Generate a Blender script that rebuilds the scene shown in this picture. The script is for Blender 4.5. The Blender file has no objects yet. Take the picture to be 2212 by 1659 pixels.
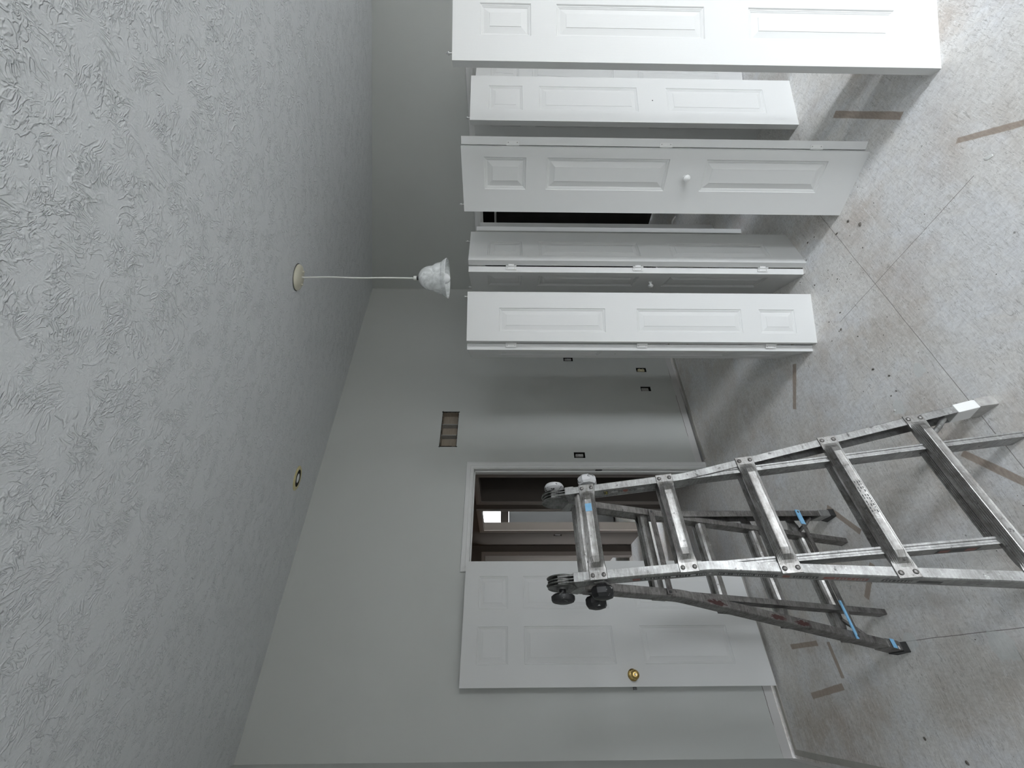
import bpy, bmesh, math, random
from mathutils import Vector, Matrix

SC = bpy.context.scene
COL = SC.collection
rnd = random.Random(7)

# ---------------------------------------------------------------- camera, daylight, exposure
# room frame: X runs along the doorway wall, Y = 0 is that wall (room at negative Y), Z up
D = (0.80399335, 0.59463828)          # direction of the doorway wall in the survey frame
P0 = (-2.28557, 2.49359)
EYE = 1.78808


def R(x, y, z=0.0):
    """survey frame (origin under the camera) -> room frame"""
    dx, dy = x - P0[0], y - P0[1]
    return Vector((dx * D[0] + dy * D[1], -(dx * D[1] - dy * D[0]), z))


def Rv(x, y, z=0.0):
    return Vector((x * D[0] + y * D[1], -(x * D[1] - y * D[0]), z))


FPX, PITCH, ROLL = 890.0, 0.0166741, -0.00369878
fwd = Vector((0, math.cos(PITCH), -math.sin(PITCH)))
rgt0 = Vector((1, 0, 0))
dwn0 = fwd.cross(rgt0)
cr, sr = math.cos(ROLL), math.sin(ROLL)
rgt = rgt0 * cr + dwn0 * sr
dwn = -rgt0 * sr + dwn0 * cr
cam_d = bpy.data.cameras.new('camera')
cam = bpy.data.objects.new('camera', cam_d)
COL.objects.link(cam)
SC.camera = cam
cam_d.sensor_fit = 'HORIZONTAL'
cam_d.sensor_width = 36.0
cam_d.lens = 36.0 * FPX / 2212.0
cam_d.clip_start = 0.02
ax, ay, az = Rv(*dwn), Rv(*rgt), Rv(*(-fwd))     # the phone was held sideways: image right is down
m = Matrix((ax, ay, az)).transposed().to_4x4()
m.translation = R(0, 0, EYE)
cam.matrix_world = m

world = bpy.data.worlds.new('world')
SC.world = world
world.use_nodes = True
wn, wl = world.node_tree.nodes, world.node_tree.links
bg = wn['Background']
tc = wn.new('ShaderNodeTexCoord')
sx = wn.new('ShaderNodeSeparateXYZ')
rmp = wn.new('ShaderNodeValToRGB')
wl.new(tc.outputs['Generated'], sx.inputs[0])
mr = wn.new('ShaderNodeMapRange')
mr.inputs[1].default_value = -1
mr.inputs[2].default_value = 1
wl.new(sx.outputs['Z'], mr.inputs[0])
wl.new(mr.outputs[0], rmp.inputs[0])
e = rmp.color_ramp.elements
e[0].position, e[0].color = 0.40, (0.17, 0.175, 0.175, 1)
e[1].position, e[1].color = 0.80, (0.88, 0.94, 1.0, 1)
k = e.new(0.50); k.color = (0.25, 0.262, 0.275, 1)
k = e.new(0.56); k.color = (0.52, 0.55, 0.58, 1)
wl.new(rmp.outputs[0], bg.inputs['Color'])
bg.inputs['Strength'].default_value = 46.0

WT = 6.2                                # distance of the window wall from the doorway wall
WINS = [(1.85, 2.62, 0.05, 2.38), (0.12, 0.46, 0.05, 2.38)]   # openings in that wall: s0, s1, z0, z1
for wi, WIN in enumerate(WINS):
    pl = bpy.data.lights.new('window_daylight', 'AREA')
    pl.shape = 'RECTANGLE'
    pl.size = WIN[1] - WIN[0]
    pl.size_y = WIN[3] - WIN[2]
    pl.cycles.is_portal = True
    po = bpy.data.objects.new('window_daylight', pl)
    COL.objects.link(po)
    po.location = ((WIN[0] + WIN[1]) / 2, -WT - 0.06, (WIN[2] + WIN[3]) / 2)
    po.rotation_euler = (math.radians(90), 0, 0)

vs = SC.view_settings
vs.view_transform = 'Standard'
vs.look = 'None'
vs.gamma = 1.0
vs.use_curve_mapping = False
vs.exposure = 0.0
SC.cycles.max_bounces = 12
SC.cycles.diffuse_bounces = 8
SC.cycles.glossy_bounces = 4
SC.cycles.use_denoising = True
SC.cycles.sample_clamp_indirect = 6.0


def ceil_z(t):
    return max(3.406 - 0.2535 * t, 2.46)


TF = (3.406 - 2.46) / 0.2535            # the slope ends in a flat ceiling here


# ---------------------------------------------------------------- materials
class NT:
    def __init__(self, name, base=(0.8, 0.8, 0.8), rough=0.6, metal=0.0, spec=0.5):
        self.m = bpy.data.materials.new(name)
        self.m.use_nodes = True
        self.n, self.l = self.m.node_tree.nodes, self.m.node_tree.links
        self.b = self.n['Principled BSDF']
        self.b.inputs['Base Color'].default_value = (*base, 1)
        self.b.inputs['Roughness'].default_value = rough
        self.b.inputs['Metallic'].default_value = metal
        self.b.inputs['Specular IOR Level'].default_value = spec
        self.co = self.n.new('ShaderNodeTexCoord').outputs['Object']

    def link(self, a, b):
        if isinstance(a, (int, float)):
            b.default_value = a
        elif isinstance(a, tuple):
            b.default_value = a if len(a) == len(b.default_value) else (*a, 1)
        else:
            self.l.new(a, b)

    def math(self, op, a, b=0.0, c=None, clamp=False):
        x = self.n.new('ShaderNodeMath'); x.operation = op; x.use_clamp = clamp
        self.link(a, x.inputs[0]); self.link(b, x.inputs[1])
        if c is not None: self.link(c, x.inputs[2])
        return x.outputs[0]

    def vmath(self, op, a, b=(0, 0, 0)):
        x = self.n.new('ShaderNodeVectorMath'); x.operation = op
        self.link(a, x.inputs[0]); self.link(b, x.inputs[1])
        return x.outputs['Value'] if op in ('LENGTH', 'DISTANCE', 'DOT_PRODUCT') else x.outputs[0]

    def scale(self, v, s, rot=(0, 0, 0), loc=(0, 0, 0)):
        x = self.n.new('ShaderNodeMapping')
        self.link(v, x.inputs[0]); x.inputs['Scale'].default_value = s
        x.inputs['Rotation'].default_value = rot; x.inputs['Location'].default_value = loc
        return x.outputs[0]

    def noise(self, v=None, s=5.0, d=2.0, r=0.5, dist=0.0):
        x = self.n.new('ShaderNodeTexNoise')
        self.link(v if v is not None else self.co, x.inputs['Vector'])
        x.inputs['Scale'].default_value = s; x.inputs['Detail'].default_value = d
        x.inputs['Roughness'].default_value = r; x.inputs['Distortion'].default_value = dist
        return x.outputs['Fac']

    def vor(self, v=None, s=5.0, feat='F1', rnd_=1.0):
        x = self.n.new('ShaderNodeTexVoronoi'); x.feature = feat
        self.link(v if v is not None else self.co, x.inputs['Vector'])
        x.inputs['Scale'].default_value = s; x.inputs['Randomness'].default_value = rnd_
        return x

    def ramp(self, f, stops):
        x = self.n.new('ShaderNodeValToRGB'); self.link(f, x.inputs[0])
        el = x.color_ramp.elements
        el[0].position, el[1].position = stops[0][0], stops[-1][0]
        def c4(c): return (c, c, c, 1) if isinstance(c, (int, float)) else (*c, 1)
        el[0].color, el[1].color = c4(stops[0][1]), c4(stops[-1][1])
        for p, c in stops[1:-1]:
            k = el.new(p); k.color = c4(c)
        return x.outputs[0]

    def mix(self, f, a, b):
        x = self.n.new('ShaderNodeMix'); x.data_type = 'RGBA'
        self.link(f, x.inputs[0]); self.link(a, x.inputs[6]); self.link(b, x.inputs[7])
        return x.outputs[2]

    def color(self, c): self.link(c, self.b.inputs['Base Color']); return self
    def rough(self, r): self.link(r, self.b.inputs['Roughness']); return self

    def bump(self, h, dist=0.002, strength=1.0):
        x = self.n.new('ShaderNodeBump'); x.inputs['Distance'].default_value = dist
        x.inputs['Strength'].default_value = strength
        self.link(h, x.inputs['Height']); self.l.new(x.outputs[0], self.b.inputs['Normal'])
        return self


def xyz(t):
    s = t.n.new('ShaderNodeSeparateXYZ'); t.l.new(t.co, s.inputs[0]); return s.outputs


M = {}
# textured ceiling: stomped brush pattern, ridges radiating from each stamp
t = NT('ceiling_paint', (0.73, 0.745, 0.76), 0.62, spec=0.35)


def stomp(t, scale, off, kang, warp, thin=(0.80, 0.97)):
    v = t.scale(t.co, (1, 1, 0), loc=off)
    w = t.n.new('ShaderNodeTexNoise'); t.l.new(v, w.inputs['Vector']); w.inputs['Scale'].default_value = 7.0
    w.inputs['Detail'].default_value = 2
    wv = t.vmath('MULTIPLY', t.vmath('SUBTRACT', w.outputs['Color'], (0.5, 0.5, 0.5)), (warp, warp, 0.0))
    v2 = t.vmath('ADD', v, wv)
    vo = t.vor(v2, scale)
    vo.voronoi_dimensions = '2D'
    dv = t.vmath('SUBTRACT', t.vmath('MULTIPLY', v2, (scale, scale, scale)), t.vmath('MULTIPLY', vo.outputs['Position'], (scale, scale, scale)))
    s = t.n.new('ShaderNodeSeparateXYZ'); t.l.new(dv, s.inputs[0])
    ang = t.math('ARCTAN2', s.outputs['Y'], s.outputs['X'])
    ca, sa = t.math('COSINE', ang), t.math('SINE', ang)
    r = t.vmath('LENGTH', dv)
    c = t.n.new('ShaderNodeCombineXYZ')
    t.l.new(t.math('MULTIPLY', ca, kang), c.inputs[0]); t.l.new(t.math('MULTIPLY', sa, kang), c.inputs[1])
    t.l.new(t.math('ADD', t.math('MULTIPLY', r, 4.6), t.math('MULTIPLY', vo.outputs['Color'], 40.0)), c.inputs[2])
    n = t.noise(c.outputs[0], 1.6, 1.6, 0.5, 0.7)
    ridge = t.math('SUBTRACT', 1.0, t.math('MULTIPLY', t.math('ABSOLUTE', t.math('SUBTRACT', n, 0.5)), 4.0), clamp=True)
    ridge = t.ramp(ridge, [(thin[0], 0.0), (thin[1], 1.0)])
    keep = t.ramp(t.noise(v, 15.0, 2, 0.6), [(0.44, 0.0), (0.56, 1.0)])
    hollow = t.ramp(r, [(0.20, 0.0), (0.40, 1.0)])
    return t.math('MULTIPLY', t.math('MULTIPLY', ridge, keep), hollow)


h1 = stomp(t, 4.4, (0, 0, 0), 4.6, 0.10, (0.68, 0.97))
h2 = stomp(t, 6.0, (3.7, 1.9, 0), 3.8, 0.14, (0.70, 0.97))
fine = t.noise(t.scale(t.co, (1, 1, 0)), 60.0, 3, 0.6, 0.6)
fr = t.math('SUBTRACT', 1.0, t.math('MULTIPLY', t.math('ABSOLUTE', t.math('SUBTRACT', fine, 0.5)), 5.0), clamp=True)
cw = t.noise(t.scale(t.co, (1, 1, 0), loc=(2, 7, 0)), 9.0, 3, 0.5, 1.2)
curl = t.math('SUBTRACT', 1.0, t.math('MULTIPLY', t.math('ABSOLUTE', t.math('SUBTRACT', cw, 0.5)), 16.0), clamp=True)
curl = t.math('MULTIPLY', t.ramp(curl, [(0.5, 0.0), (0.95, 1.0)]), t.ramp(t.noise(t.scale(t.co, (1, 1, 0), loc=(9, 3, 0)), 16.0, 2), [(0.47, 0.0), (0.58, 1.0)]))
h = t.math('ADD', t.math('ADD', h1, t.math('MULTIPLY', h2, 0.8)), t.math('ADD', t.math('MULTIPLY', fr, 0.28), t.math('MULTIPLY', curl, 0.9)))
t.bump(h, 0.0021, 1.0)
M['ceiling'] = t.m

# painted wall with unpainted band where the baseboard used to be
t = NT('wall_paint', (0.55, 0.56, 0.54), 0.7, spec=0.25)
px = xyz(t)
edge = t.math('ADD', 0.076, t.math('MULTIPLY', t.math('SUBTRACT', t.noise(s=9.0, d=4, r=0.7), 0.5), 0.012))
below = t.math('LESS_THAN', px[2], edge)
line = t.math('MULTIPLY', t.math('LESS_THAN', t.math('ABSOLUTE', t.math('SUBTRACT', px[2], edge)), 0.0018), t.ramp(t.noise(s=5.0, d=3), [(0.45, 0.0), (0.55, 1.0)]))
spots = t.ramp(t.vor(s=16.0).outputs['Distance'], [(0.04, 1.0), (0.07, 0.0)])
spots = t.math('MULTIPLY', spots, below)
dirt = t.math('MULTIPLY', t.ramp(t.noise(s=3.0, d=5, r=0.7), [(0.45, 0.0), (0.75, 1.0)]), 0.10)
c = t.mix(dirt, (0.55, 0.56, 0.54), (0.46, 0.46, 0.44))
c = t.mix(below, c, (0.60, 0.59, 0.58))
c = t.mix(t.math('MAXIMUM', line, spots), c, (0.13, 0.11, 0.10))
t.color(c)
t.bump(t.noise(s=260.0, d=2), 0.0006, 0.35)
M['wall'] = t.m

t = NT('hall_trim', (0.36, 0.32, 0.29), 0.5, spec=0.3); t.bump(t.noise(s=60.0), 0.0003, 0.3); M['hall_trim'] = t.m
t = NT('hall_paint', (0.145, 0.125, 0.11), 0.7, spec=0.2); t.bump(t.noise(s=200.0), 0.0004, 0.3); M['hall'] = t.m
t = NT('closet_paint', (0.50, 0.51, 0.52), 0.75, spec=0.2); t.bump(t.noise(s=200.0), 0.0004, 0.3); M['closet'] = t.m

t = NT('closet_shade', (0.035, 0.034, 0.032), 0.8, spec=0.1); t.color(t.mix(t.noise(s=5.0, d=3), (0.02, 0.019, 0.018), (0.04, 0.038, 0.035))); M['closet_shade'] = t.m  # deep closet shade put into the wall colour

# subfloor: board with dried joint compound, overspray, scratches and bare strips
t = NT('subfloor', (0.5, 0.48, 0.45), 0.75, spec=0.25)
px = xyz(t)
flat = t.scale(t.co, (1, 1, 0))
big = t.noise(flat, 1.35, 4, 0.62, 0.4)
mid = t.noise(flat, 5.0, 5, 0.7, 0.6)
flake = t.ramp(t.noise(t.scale(flat, (1.0, 0.5, 1), rot=(0, 0, 0.6)), 70.0, 6, 0.78, 0.8), [(0.40, 0.0), (0.66, 1.0)])
base = t.mix(t.ramp(t.math('ADD', big, t.math('MULTIPLY', t.math('SUBTRACT', 1.3, px[0]), 0.07)), [(0.49, 0.0), (0.70, 1.0)]), (0.82, 0.80, 0.775), (0.58, 0.525, 0.47))
cool = t.ramp(t.noise(t.scale(flat, (1, 1, 1), loc=(8, 5, 0)), 2.2, 5, 0.68, 0.3), [(0.46, 0.0), (0.60, 1.0)])
base = t.mix(t.math('MULTIPLY', cool, 0.65), base, (0.84, 0.86, 0.90))
base = t.mix(t.ramp(mid, [(0.42, 0.0), (0.72, 0.55)]), base, (0.84, 0.835, 0.825))
pink = t.ramp(t.noise(t.scale(flat, (1, 1, 1), loc=(5, 2, 0)), 3.0, 3, 0.6), [(0.50, 0.0), (0.72, 0.6)])
base = t.mix(pink, base, (0.55, 0.47, 0.41))
base = t.mix(t.math('MULTIPLY', flake, 0.30), base, (0.24, 0.21, 0.18))


def strokes(t, flat, rot, sc, sx_, thr, seed):
    v = t.scale(flat, (sx_, 1.0, 1.0), rot=(0, 0, rot), loc=(seed, seed * 0.7, 0))
    n = t.noise(v, sc, 3, 0.6, 0.5)
    rd = t.math('ABSOLUTE', t.math('SUBTRACT', n, 0.5))
    return t.ramp(rd, [(0.0, 1.0), (thr, 0.0)])


gate = t.ramp(t.noise(flat, 6.0, 3, 0.6), [(0.45, 0.0), (0.62, 1.0)])
for i, (ro, sc_, sxx, th) in enumerate(((0.9, 44, 0.16, 0.010), (-0.5, 36, 0.14, 0.009), (2.3, 52, 0.16, 0.010), (1.6, 22, 0.10, 0.005))):
    s_ = t.math('MULTIPLY', strokes(t, flat, ro, sc_, sxx, th, 3.1 * i + 1), gate if i % 2 else t.math('SUBTRACT', 1.0, gate))
    base = t.mix(t.math('MULTIPLY', s_, 0.50), base, (0.20, 0.18, 0.16) if i < 3 else (0.12, 0.11, 0.1))
for i, (ro, sc_, sxx, th) in enumerate(((0.2, 46, 0.14, 0.012), (1.3, 38, 0.14, 0.012))):
    s_ = strokes(t, flat, ro, sc_, sxx, th, 9.3 * i + 20)
    base = t.mix(t.math('MULTIPLY', s_, 0.50), base, (0.92, 0.91, 0.90))


def rect_mask(t, cx, cy, w, hgt, ang, soft=0.004, ragged=0.006):
    """mask of a bare strip, centre in room X, Y"""
    ca, sa = math.cos(ang), math.sin(ang)
    u = t.math('ADD', t.math('MULTIPLY', t.math('SUBTRACT', px[0], cx), ca), t.math('MULTIPLY', t.math('SUBTRACT', px[1], cy), sa))
    v = t.math('ADD', t.math('MULTIPLY', t.math('SUBTRACT', px[0], cx), -sa), t.math('MULTIPLY', t.math('SUBTRACT', px[1], cy), ca))
    jit = t.math('MULTIPLY', t.math('SUBTRACT', mid, 0.5), ragged * 4)
    a = t.math('SUBTRACT', w / 2, t.math('ADD', t.math('ABSOLUTE', u), jit))
    b = t.math('SUBTRACT', hgt / 2, t.math('ADD', t.math('ABSOLUTE', v), t.math('MULTIPLY', jit, 0.4)))
    mn = t.math('MINIMUM', a, b)
    return t.math('DIVIDE', mn, soft, clamp=True)


def strip(p, q_, w):
    """two end points given as (S, T)"""
    x0, y0, x1, y1 = p[0], -p[1], q_[0], -q_[1]
    return ((x0 + x1) / 2, (y0 + y1) / 2, math.hypot(x1 - x0, y1 - y0), w, math.atan2(y1 - y0, x1 - x0))


bare = None
for s_ in (strip((2.86, 2.46), (2.422, 2.616), 0.036), strip((2.092, 2.65), (1.72, 2.93), 0.026), strip((1.957, 1.417), (1.728, 1.251), 0.034),
           strip((1.154, 1.145), (0.975, 1.285), 0.034), strip((0.834, 1.263), (0.700, 1.126), 0.034),
           strip((0.552, 0.714), (0.385, 0.721), 0.030), strip((0.308, 0.39), (0.352, 0.699), 0.034),
           strip((0.552, 0.35), (0.552, 0.62), 0.03), strip((1.086, 1.935), (0.84, 2.10), 0.032), strip((2.03, 1.62), (2.10, 1.47), 0.07)):
    mk = rect_mask(t, *s_)
    bare = mk if bare is None else t.math('MAXIMUM', bare, mk)
wood = t.mix(t.ramp(t.noise(t.scale(flat, (1, 4, 1)), 30.0, 4, 0.7), [(0.3, 0.0), (0.7, 1.0)]), (0.30, 0.225, 0.18), (0.44, 0.36, 0.29))
base = t.mix(t.math('MULTIPLY', bare, 0.85), base, wood)
# seams between sheets
seam = None
for (a, lo, hi, axis) in ((-2.077, 0.9, 2.75, 1), (1.918, -2.60, -1.82, 0), (0.512, -1.9, -1.2, 0)):
    main, other = (px[1], px[0]) if axis else (px[0], px[1])
    wob = t.math('MULTIPLY', t.math('SUBTRACT', t.noise(flat, 7.0, 2), 0.5), 0.006)
    d_ = t.math('ABSOLUTE', t.math('SUBTRACT', t.math('ADD', main, wob), a))
    q1 = t.math('MULTIPLY', t.math('LESS_THAN', d_, 0.0013), t.math('MULTIPLY', t.math('GREATER_THAN', other, lo), t.math('LESS_THAN', other, hi)))
    seam = q1 if seam is None else t.math('MAXIMUM', seam, q1)
base = t.mix(t.math('MULTIPLY', seam, 0.75), base, (0.14, 0.12, 0.11))
# dried compound blobs
blob = None
for (bx, by, br) in ((0.466, -1.643, 0.052), (0.509, -1.255, 0.035), (1.372, -1.82, 0.035), (0.40, -1.80, 0.03), (1.449, -1.995, 0.03)):
    dd = t.vmath('DISTANCE', flat, (bx, by, 0))
    mk = t.math('DIVIDE', t.math('SUBTRACT', t.math('ADD', br, t.math('MULTIPLY', t.math('SUBTRACT', t.noise(flat, 16.0, 4, 0.7), 0.5), 0.09)), dd), 0.006, clamp=True)
    blob = mk if blob is None else t.math('MAXIMUM', blob, mk)
base = t.mix(t.math('MULTIPLY', blob, 0.6), base, (0.70, 0.72, 0.71))
sp = t.vor(t.scale(flat, (1, 1, 1), loc=(1.3, 0.2, 0)), 9.0)
spk = t.math('MULTIPLY', t.ramp(sp.outputs['Distance'], [(0.02, 1.0), (0.05, 0.0)]), t.math('GREATER_THAN', sp.outputs['Color'], 0.55))
base = t.mix(t.math('MULTIPLY', spk, 0.6), base, (0.10, 0.09, 0.08))
t.color(base)
hh = t.math('ADD', t.math('MULTIPLY', flake, 0.35), t.math('MULTIPLY', t.noise(flat, 90.0, 3, 0.7), 0.5))
t.bump(hh, 0.0016, 0.55)
M['floor'] = t.m

t = NT('door_paint', (0.68, 0.682, 0.675), 0.6, spec=0.2)
t.bump(t.noise(t.scale(t.co, (22, 22, 1.6)), 7.0, 4, 0.7, 0.8), 0.0006, 0.5)
M['door'] = t.m
t = NT('trim_paint', (0.70, 0.70, 0.69), 0.45, spec=0.4)
t.bump(t.noise(s=60.0), 0.0003, 0.3); M['trim'] = t.m
t = NT('edge_paint', (0.72, 0.715, 0.70), 0.55, spec=0.35)
t.bump(t.noise(t.scale(t.co, (6, 6, 0.6)), 20.0, 3), 0.0004, 0.4); M['edge'] = t.m
t = NT('hinge_paint', (0.74, 0.74, 0.73), 0.4, spec=0.5); t.rough(t.math('ADD', 0.3, t.math('MULTIPLY', t.noise(s=30.0), 0.3))); M['hinge'] = t.m
t = NT('white_knob', (0.85, 0.85, 0.84), 0.25); t.rough(t.math('ADD', 0.2, t.math('MULTIPLY', t.noise(s=20.0), 0.15))); M['knob'] = t.m
t = NT('brass', (0.62, 0.44, 0.17), 0.22, 1.0); t.rough(t.math('ADD', 0.15, t.math('MULTIPLY', t.noise(s=30.0), 0.25))); M['brass'] = t.m
t = NT('steel_pin', (0.55, 0.55, 0.55), 0.35, 0.9); t.rough(t.math('ADD', 0.25, t.math('MULTIPLY', t.noise(s=60.0), 0.25))); M['steel'] = t.m
t = NT('dark_hole', (0.02, 0.018, 0.016), 0.9, spec=0.1); t.color(t.mix(t.noise(s=40.0), (0.012, 0.011, 0.01), (0.04, 0.036, 0.03))); M['dark'] = t.m
t = NT('raw_wood', (0.35, 0.28, 0.2), 0.8, spec=0.1)
t.color(t.mix(t.noise(t.scale(t.co, (1, 1, 8)), 12.0, 4), (0.26, 0.22, 0.18), (0.44, 0.38, 0.31))); M['wood'] = t.m
t = NT('strip_wood', (0.45, 0.42, 0.37), 0.8, spec=0.1)
t.color(t.mix(t.noise(s=14.0, d=5, r=0.7), (0.33, 0.32, 0.29), (0.52, 0.50, 0.46))); M['strip'] = t.m
t = NT('ivory_plastic', (0.62, 0.56, 0.36), 0.4); t.color(t.mix(t.noise(s=60.0), (0.58, 0.52, 0.33), (0.66, 0.60, 0.42))); M['ivory'] = t.m
t = NT('grey_plastic', (0.42, 0.41, 0.39), 0.5); t.color(t.mix(t.noise(s=70.0, d=4), (0.22, 0.21, 0.2), (0.5, 0.49, 0.47))); M['grey'] = t.m
t = NT('cream_enamel', (0.62, 0.59, 0.48), 0.3); t.rough(t.math('ADD', 0.25, t.math('MULTIPLY', t.noise(s=12.0), 0.15))); M['cream'] = t.m
t = NT('aged_ring', (0.62, 0.54, 0.27), 0.4); t.color(t.mix(t.noise(s=25.0, d=3), (0.55, 0.46, 0.20), (0.70, 0.64, 0.40))); M['ring'] = t.m
t = NT('cord_white', (0.72, 0.72, 0.68), 0.5); t.rough(t.math('ADD', 0.4, t.math('MULTIPLY', t.noise(s=80.0), 0.2))); M['cord'] = t.m
t = NT('alabaster_glass', (0.72, 0.74, 0.73), 0.18)
t.color(t.mix(t.ramp(t.noise(s=14.0, d=4, r=0.6, dist=1.8), [(0.42, 0.0), (0.60, 1.0)]), (0.62, 0.64, 0.635), (0.82, 0.84, 0.84)))
t.b.inputs['Transmission Weight'].default_value = 0.0
t.b.inputs['Subsurface Weight'].default_value = 0.35
t.b.inputs['Subsurface Radius'].default_value = (0.02, 0.02, 0.02)
M['shade'] = t.m
t = NT('bulb_glass', (0.86, 0.87, 0.88), 0.12); t.rough(t.math('ADD', 0.08, t.math('MULTIPLY', t.noise(s=8.0), 0.08))); M['bulb'] = t.m
t = NT('black_rubber', (0.02, 0.02, 0.02), 0.5); t.rough(t.math('ADD', 0.35, t.math('MULTIPLY', t.noise(s=40.0), 0.4))); M['rubber'] = t.m
t = NT('splattered_knob', (0.03, 0.03, 0.03), 0.45)
t.color(t.mix(t.ramp(t.noise(s=26.0, d=5, r=0.65, dist=0.5), [(0.60, 0.0), (0.65, 1.0)]), (0.012, 0.012, 0.013), (0.36, 0.36, 0.35))); M['splat'] = t.m
t = NT('painted_knob', (0.4, 0.4, 0.4), 0.5)
t.color(t.mix(t.ramp(t.noise(s=30.0, d=5, r=0.65, dist=0.5), [(0.56, 0.0), (0.60, 1.0)]), (0.55, 0.55, 0.56), (0.03, 0.03, 0.03))); M['splat2'] = t.m
t = NT('blue_tape', (0.14, 0.38, 0.62), 0.6); t.color(t.mix(t.noise(s=80.0, d=3), (0.11, 0.34, 0.58), (0.28, 0.50, 0.70))); M['blue'] = t.m
t = NT('red_ink', (0.42, 0.10, 0.07), 0.5); t.color(t.mix(t.noise(s=120.0), (0.20, 0.06, 0.05), (0.32, 0.14, 0.12))); M['red'] = t.m
t = NT('black_ink', (0.03, 0.03, 0.03), 0.5); t.color(t.mix(t.noise(s=90.0, d=4), (0.015, 0.015, 0.015), (0.09, 0.09, 0.09))); M['black'] = t.m
t = NT('white_ink', (0.55, 0.55, 0.55), 0.5); t.color(t.mix(t.noise(s=90.0, d=4), (0.40, 0.40, 0.40), (0.62, 0.62, 0.62))); M['white'] = t.m
t = NT('yellow_ink', (0.55, 0.45, 0.05), 0.5); t.color(t.mix(t.noise(s=90.0, d=4), (0.42, 0.33, 0.04), (0.60, 0.50, 0.08))); M['yellow'] = t.m
t = NT('chip_white', (0.72, 0.72, 0.70), 0.7); t.color(t.mix(t.noise(s=60.0), (0.66, 0.66, 0.64), (0.8, 0.8, 0.78))); M['chip'] = t.m
t = NT('crumb_dark', (0.09, 0.08, 0.07), 0.8); t.color(t.mix(t.noise(s=60.0), (0.05, 0.045, 0.04), (0.18, 0.16, 0.14))); M['crumb'] = t.m
t = NT('dark_cabinet', (0.03, 0.03, 0.03), 0.4); t.rough(t.math('ADD', 0.3, t.math('MULTIPLY', t.noise(s=10.0), 0.2))); M['cabinet'] = t.m


def metal(name, base, dirty, splash, rgh):
    t = NT(name, base, rgh, 0.85)
    n1 = t.noise(s=16.0, d=6, r=0.75)
    n2 = t.noise(t.scale(t.co, (1, 1, 7)), 22.0, 4, 0.7)
    c = t.mix(t.ramp(t.math('ADD', t.math('MULTIPLY', n1, 0.6), t.math('MULTIPLY', n2, 0.4)), [(0.40, 0.0), (0.62, 1.0)]), base, dirty)
    sp = t.ramp(t.noise(s=75.0, d=4, r=0.7), [(0.62, 0.0), (0.66, 1.0)])
    sp2 = t.ramp(t.noise(s=11.0, d=3, r=0.7), [(0.45, 0.0), (0.6, 1.0)])
    wht = t.math('MULTIPLY', t.math('MULTIPLY', sp, sp2), splash)
    blk = t.math('MULTIPLY', t.ramp(t.noise(t.scale(t.co, (1, 1, 1), loc=(4, 1, 7)), 48.0, 4, 0.6), [(0.64, 0.0), (0.69, 1.0)]), 0.75)
    c = t.mix(blk, c, (0.035, 0.03, 0.03))
    c = t.mix(wht, c, (0.62, 0.62, 0.61))
    t.color(c)
    t.link(t.math('SUBTRACT', 0.85, t.math('MULTIPLY', t.math('MAXIMUM', wht, blk), 0.8)), t.b.inputs['Metallic'])
    t.rough(t.math('ADD', rgh - 0.08, t.math('MULTIPLY', n1, 0.3)))
    t.bump(t.noise(s=120.0, d=3), 0.0004, 0.4)
    return t.m


M['alu'] = metal('worn_aluminium', (0.42, 0.42, 0.415), (0.22, 0.217, 0.21), 0.8, 0.40)
M['alu_rung'] = metal('polished_rung', (0.38, 0.375, 0.365), (0.17, 0.16, 0.15), 0.5, 0.33)
M['alu_dark'] = metal('dark_aluminium', (0.30, 0.29, 0.28), (0.11, 0.10, 0.096), 0.35, 0.42)  # darker aluminium for the rear half, rivets and cross bars
M['hinge_metal'] = metal('hinge_steel', (0.30, 0.30, 0.29), (0.10, 0.10, 0.098), 0.5, 0.42)
t = NT('red_splash', (0.06, 0.012, 0.01), 0.5); t.color(t.mix(t.noise(s=60.0), (0.025, 0.008, 0.007), (0.06, 0.02, 0.017))); M['redpaint'] = t.m
t = NT('warm_lamp', (1, 0.8, 0.5), 0.3)
t.b.inputs['Emission Color'].default_value = (1.0, 0.52, 0.20, 1); t.b.inputs['Emission Strength'].default_value = 9.0
t.rough(t.math('ADD', 0.3, t.math('MULTIPLY', t.noise(s=5.0), 0.1))); M['lamp'] = t.m


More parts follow.
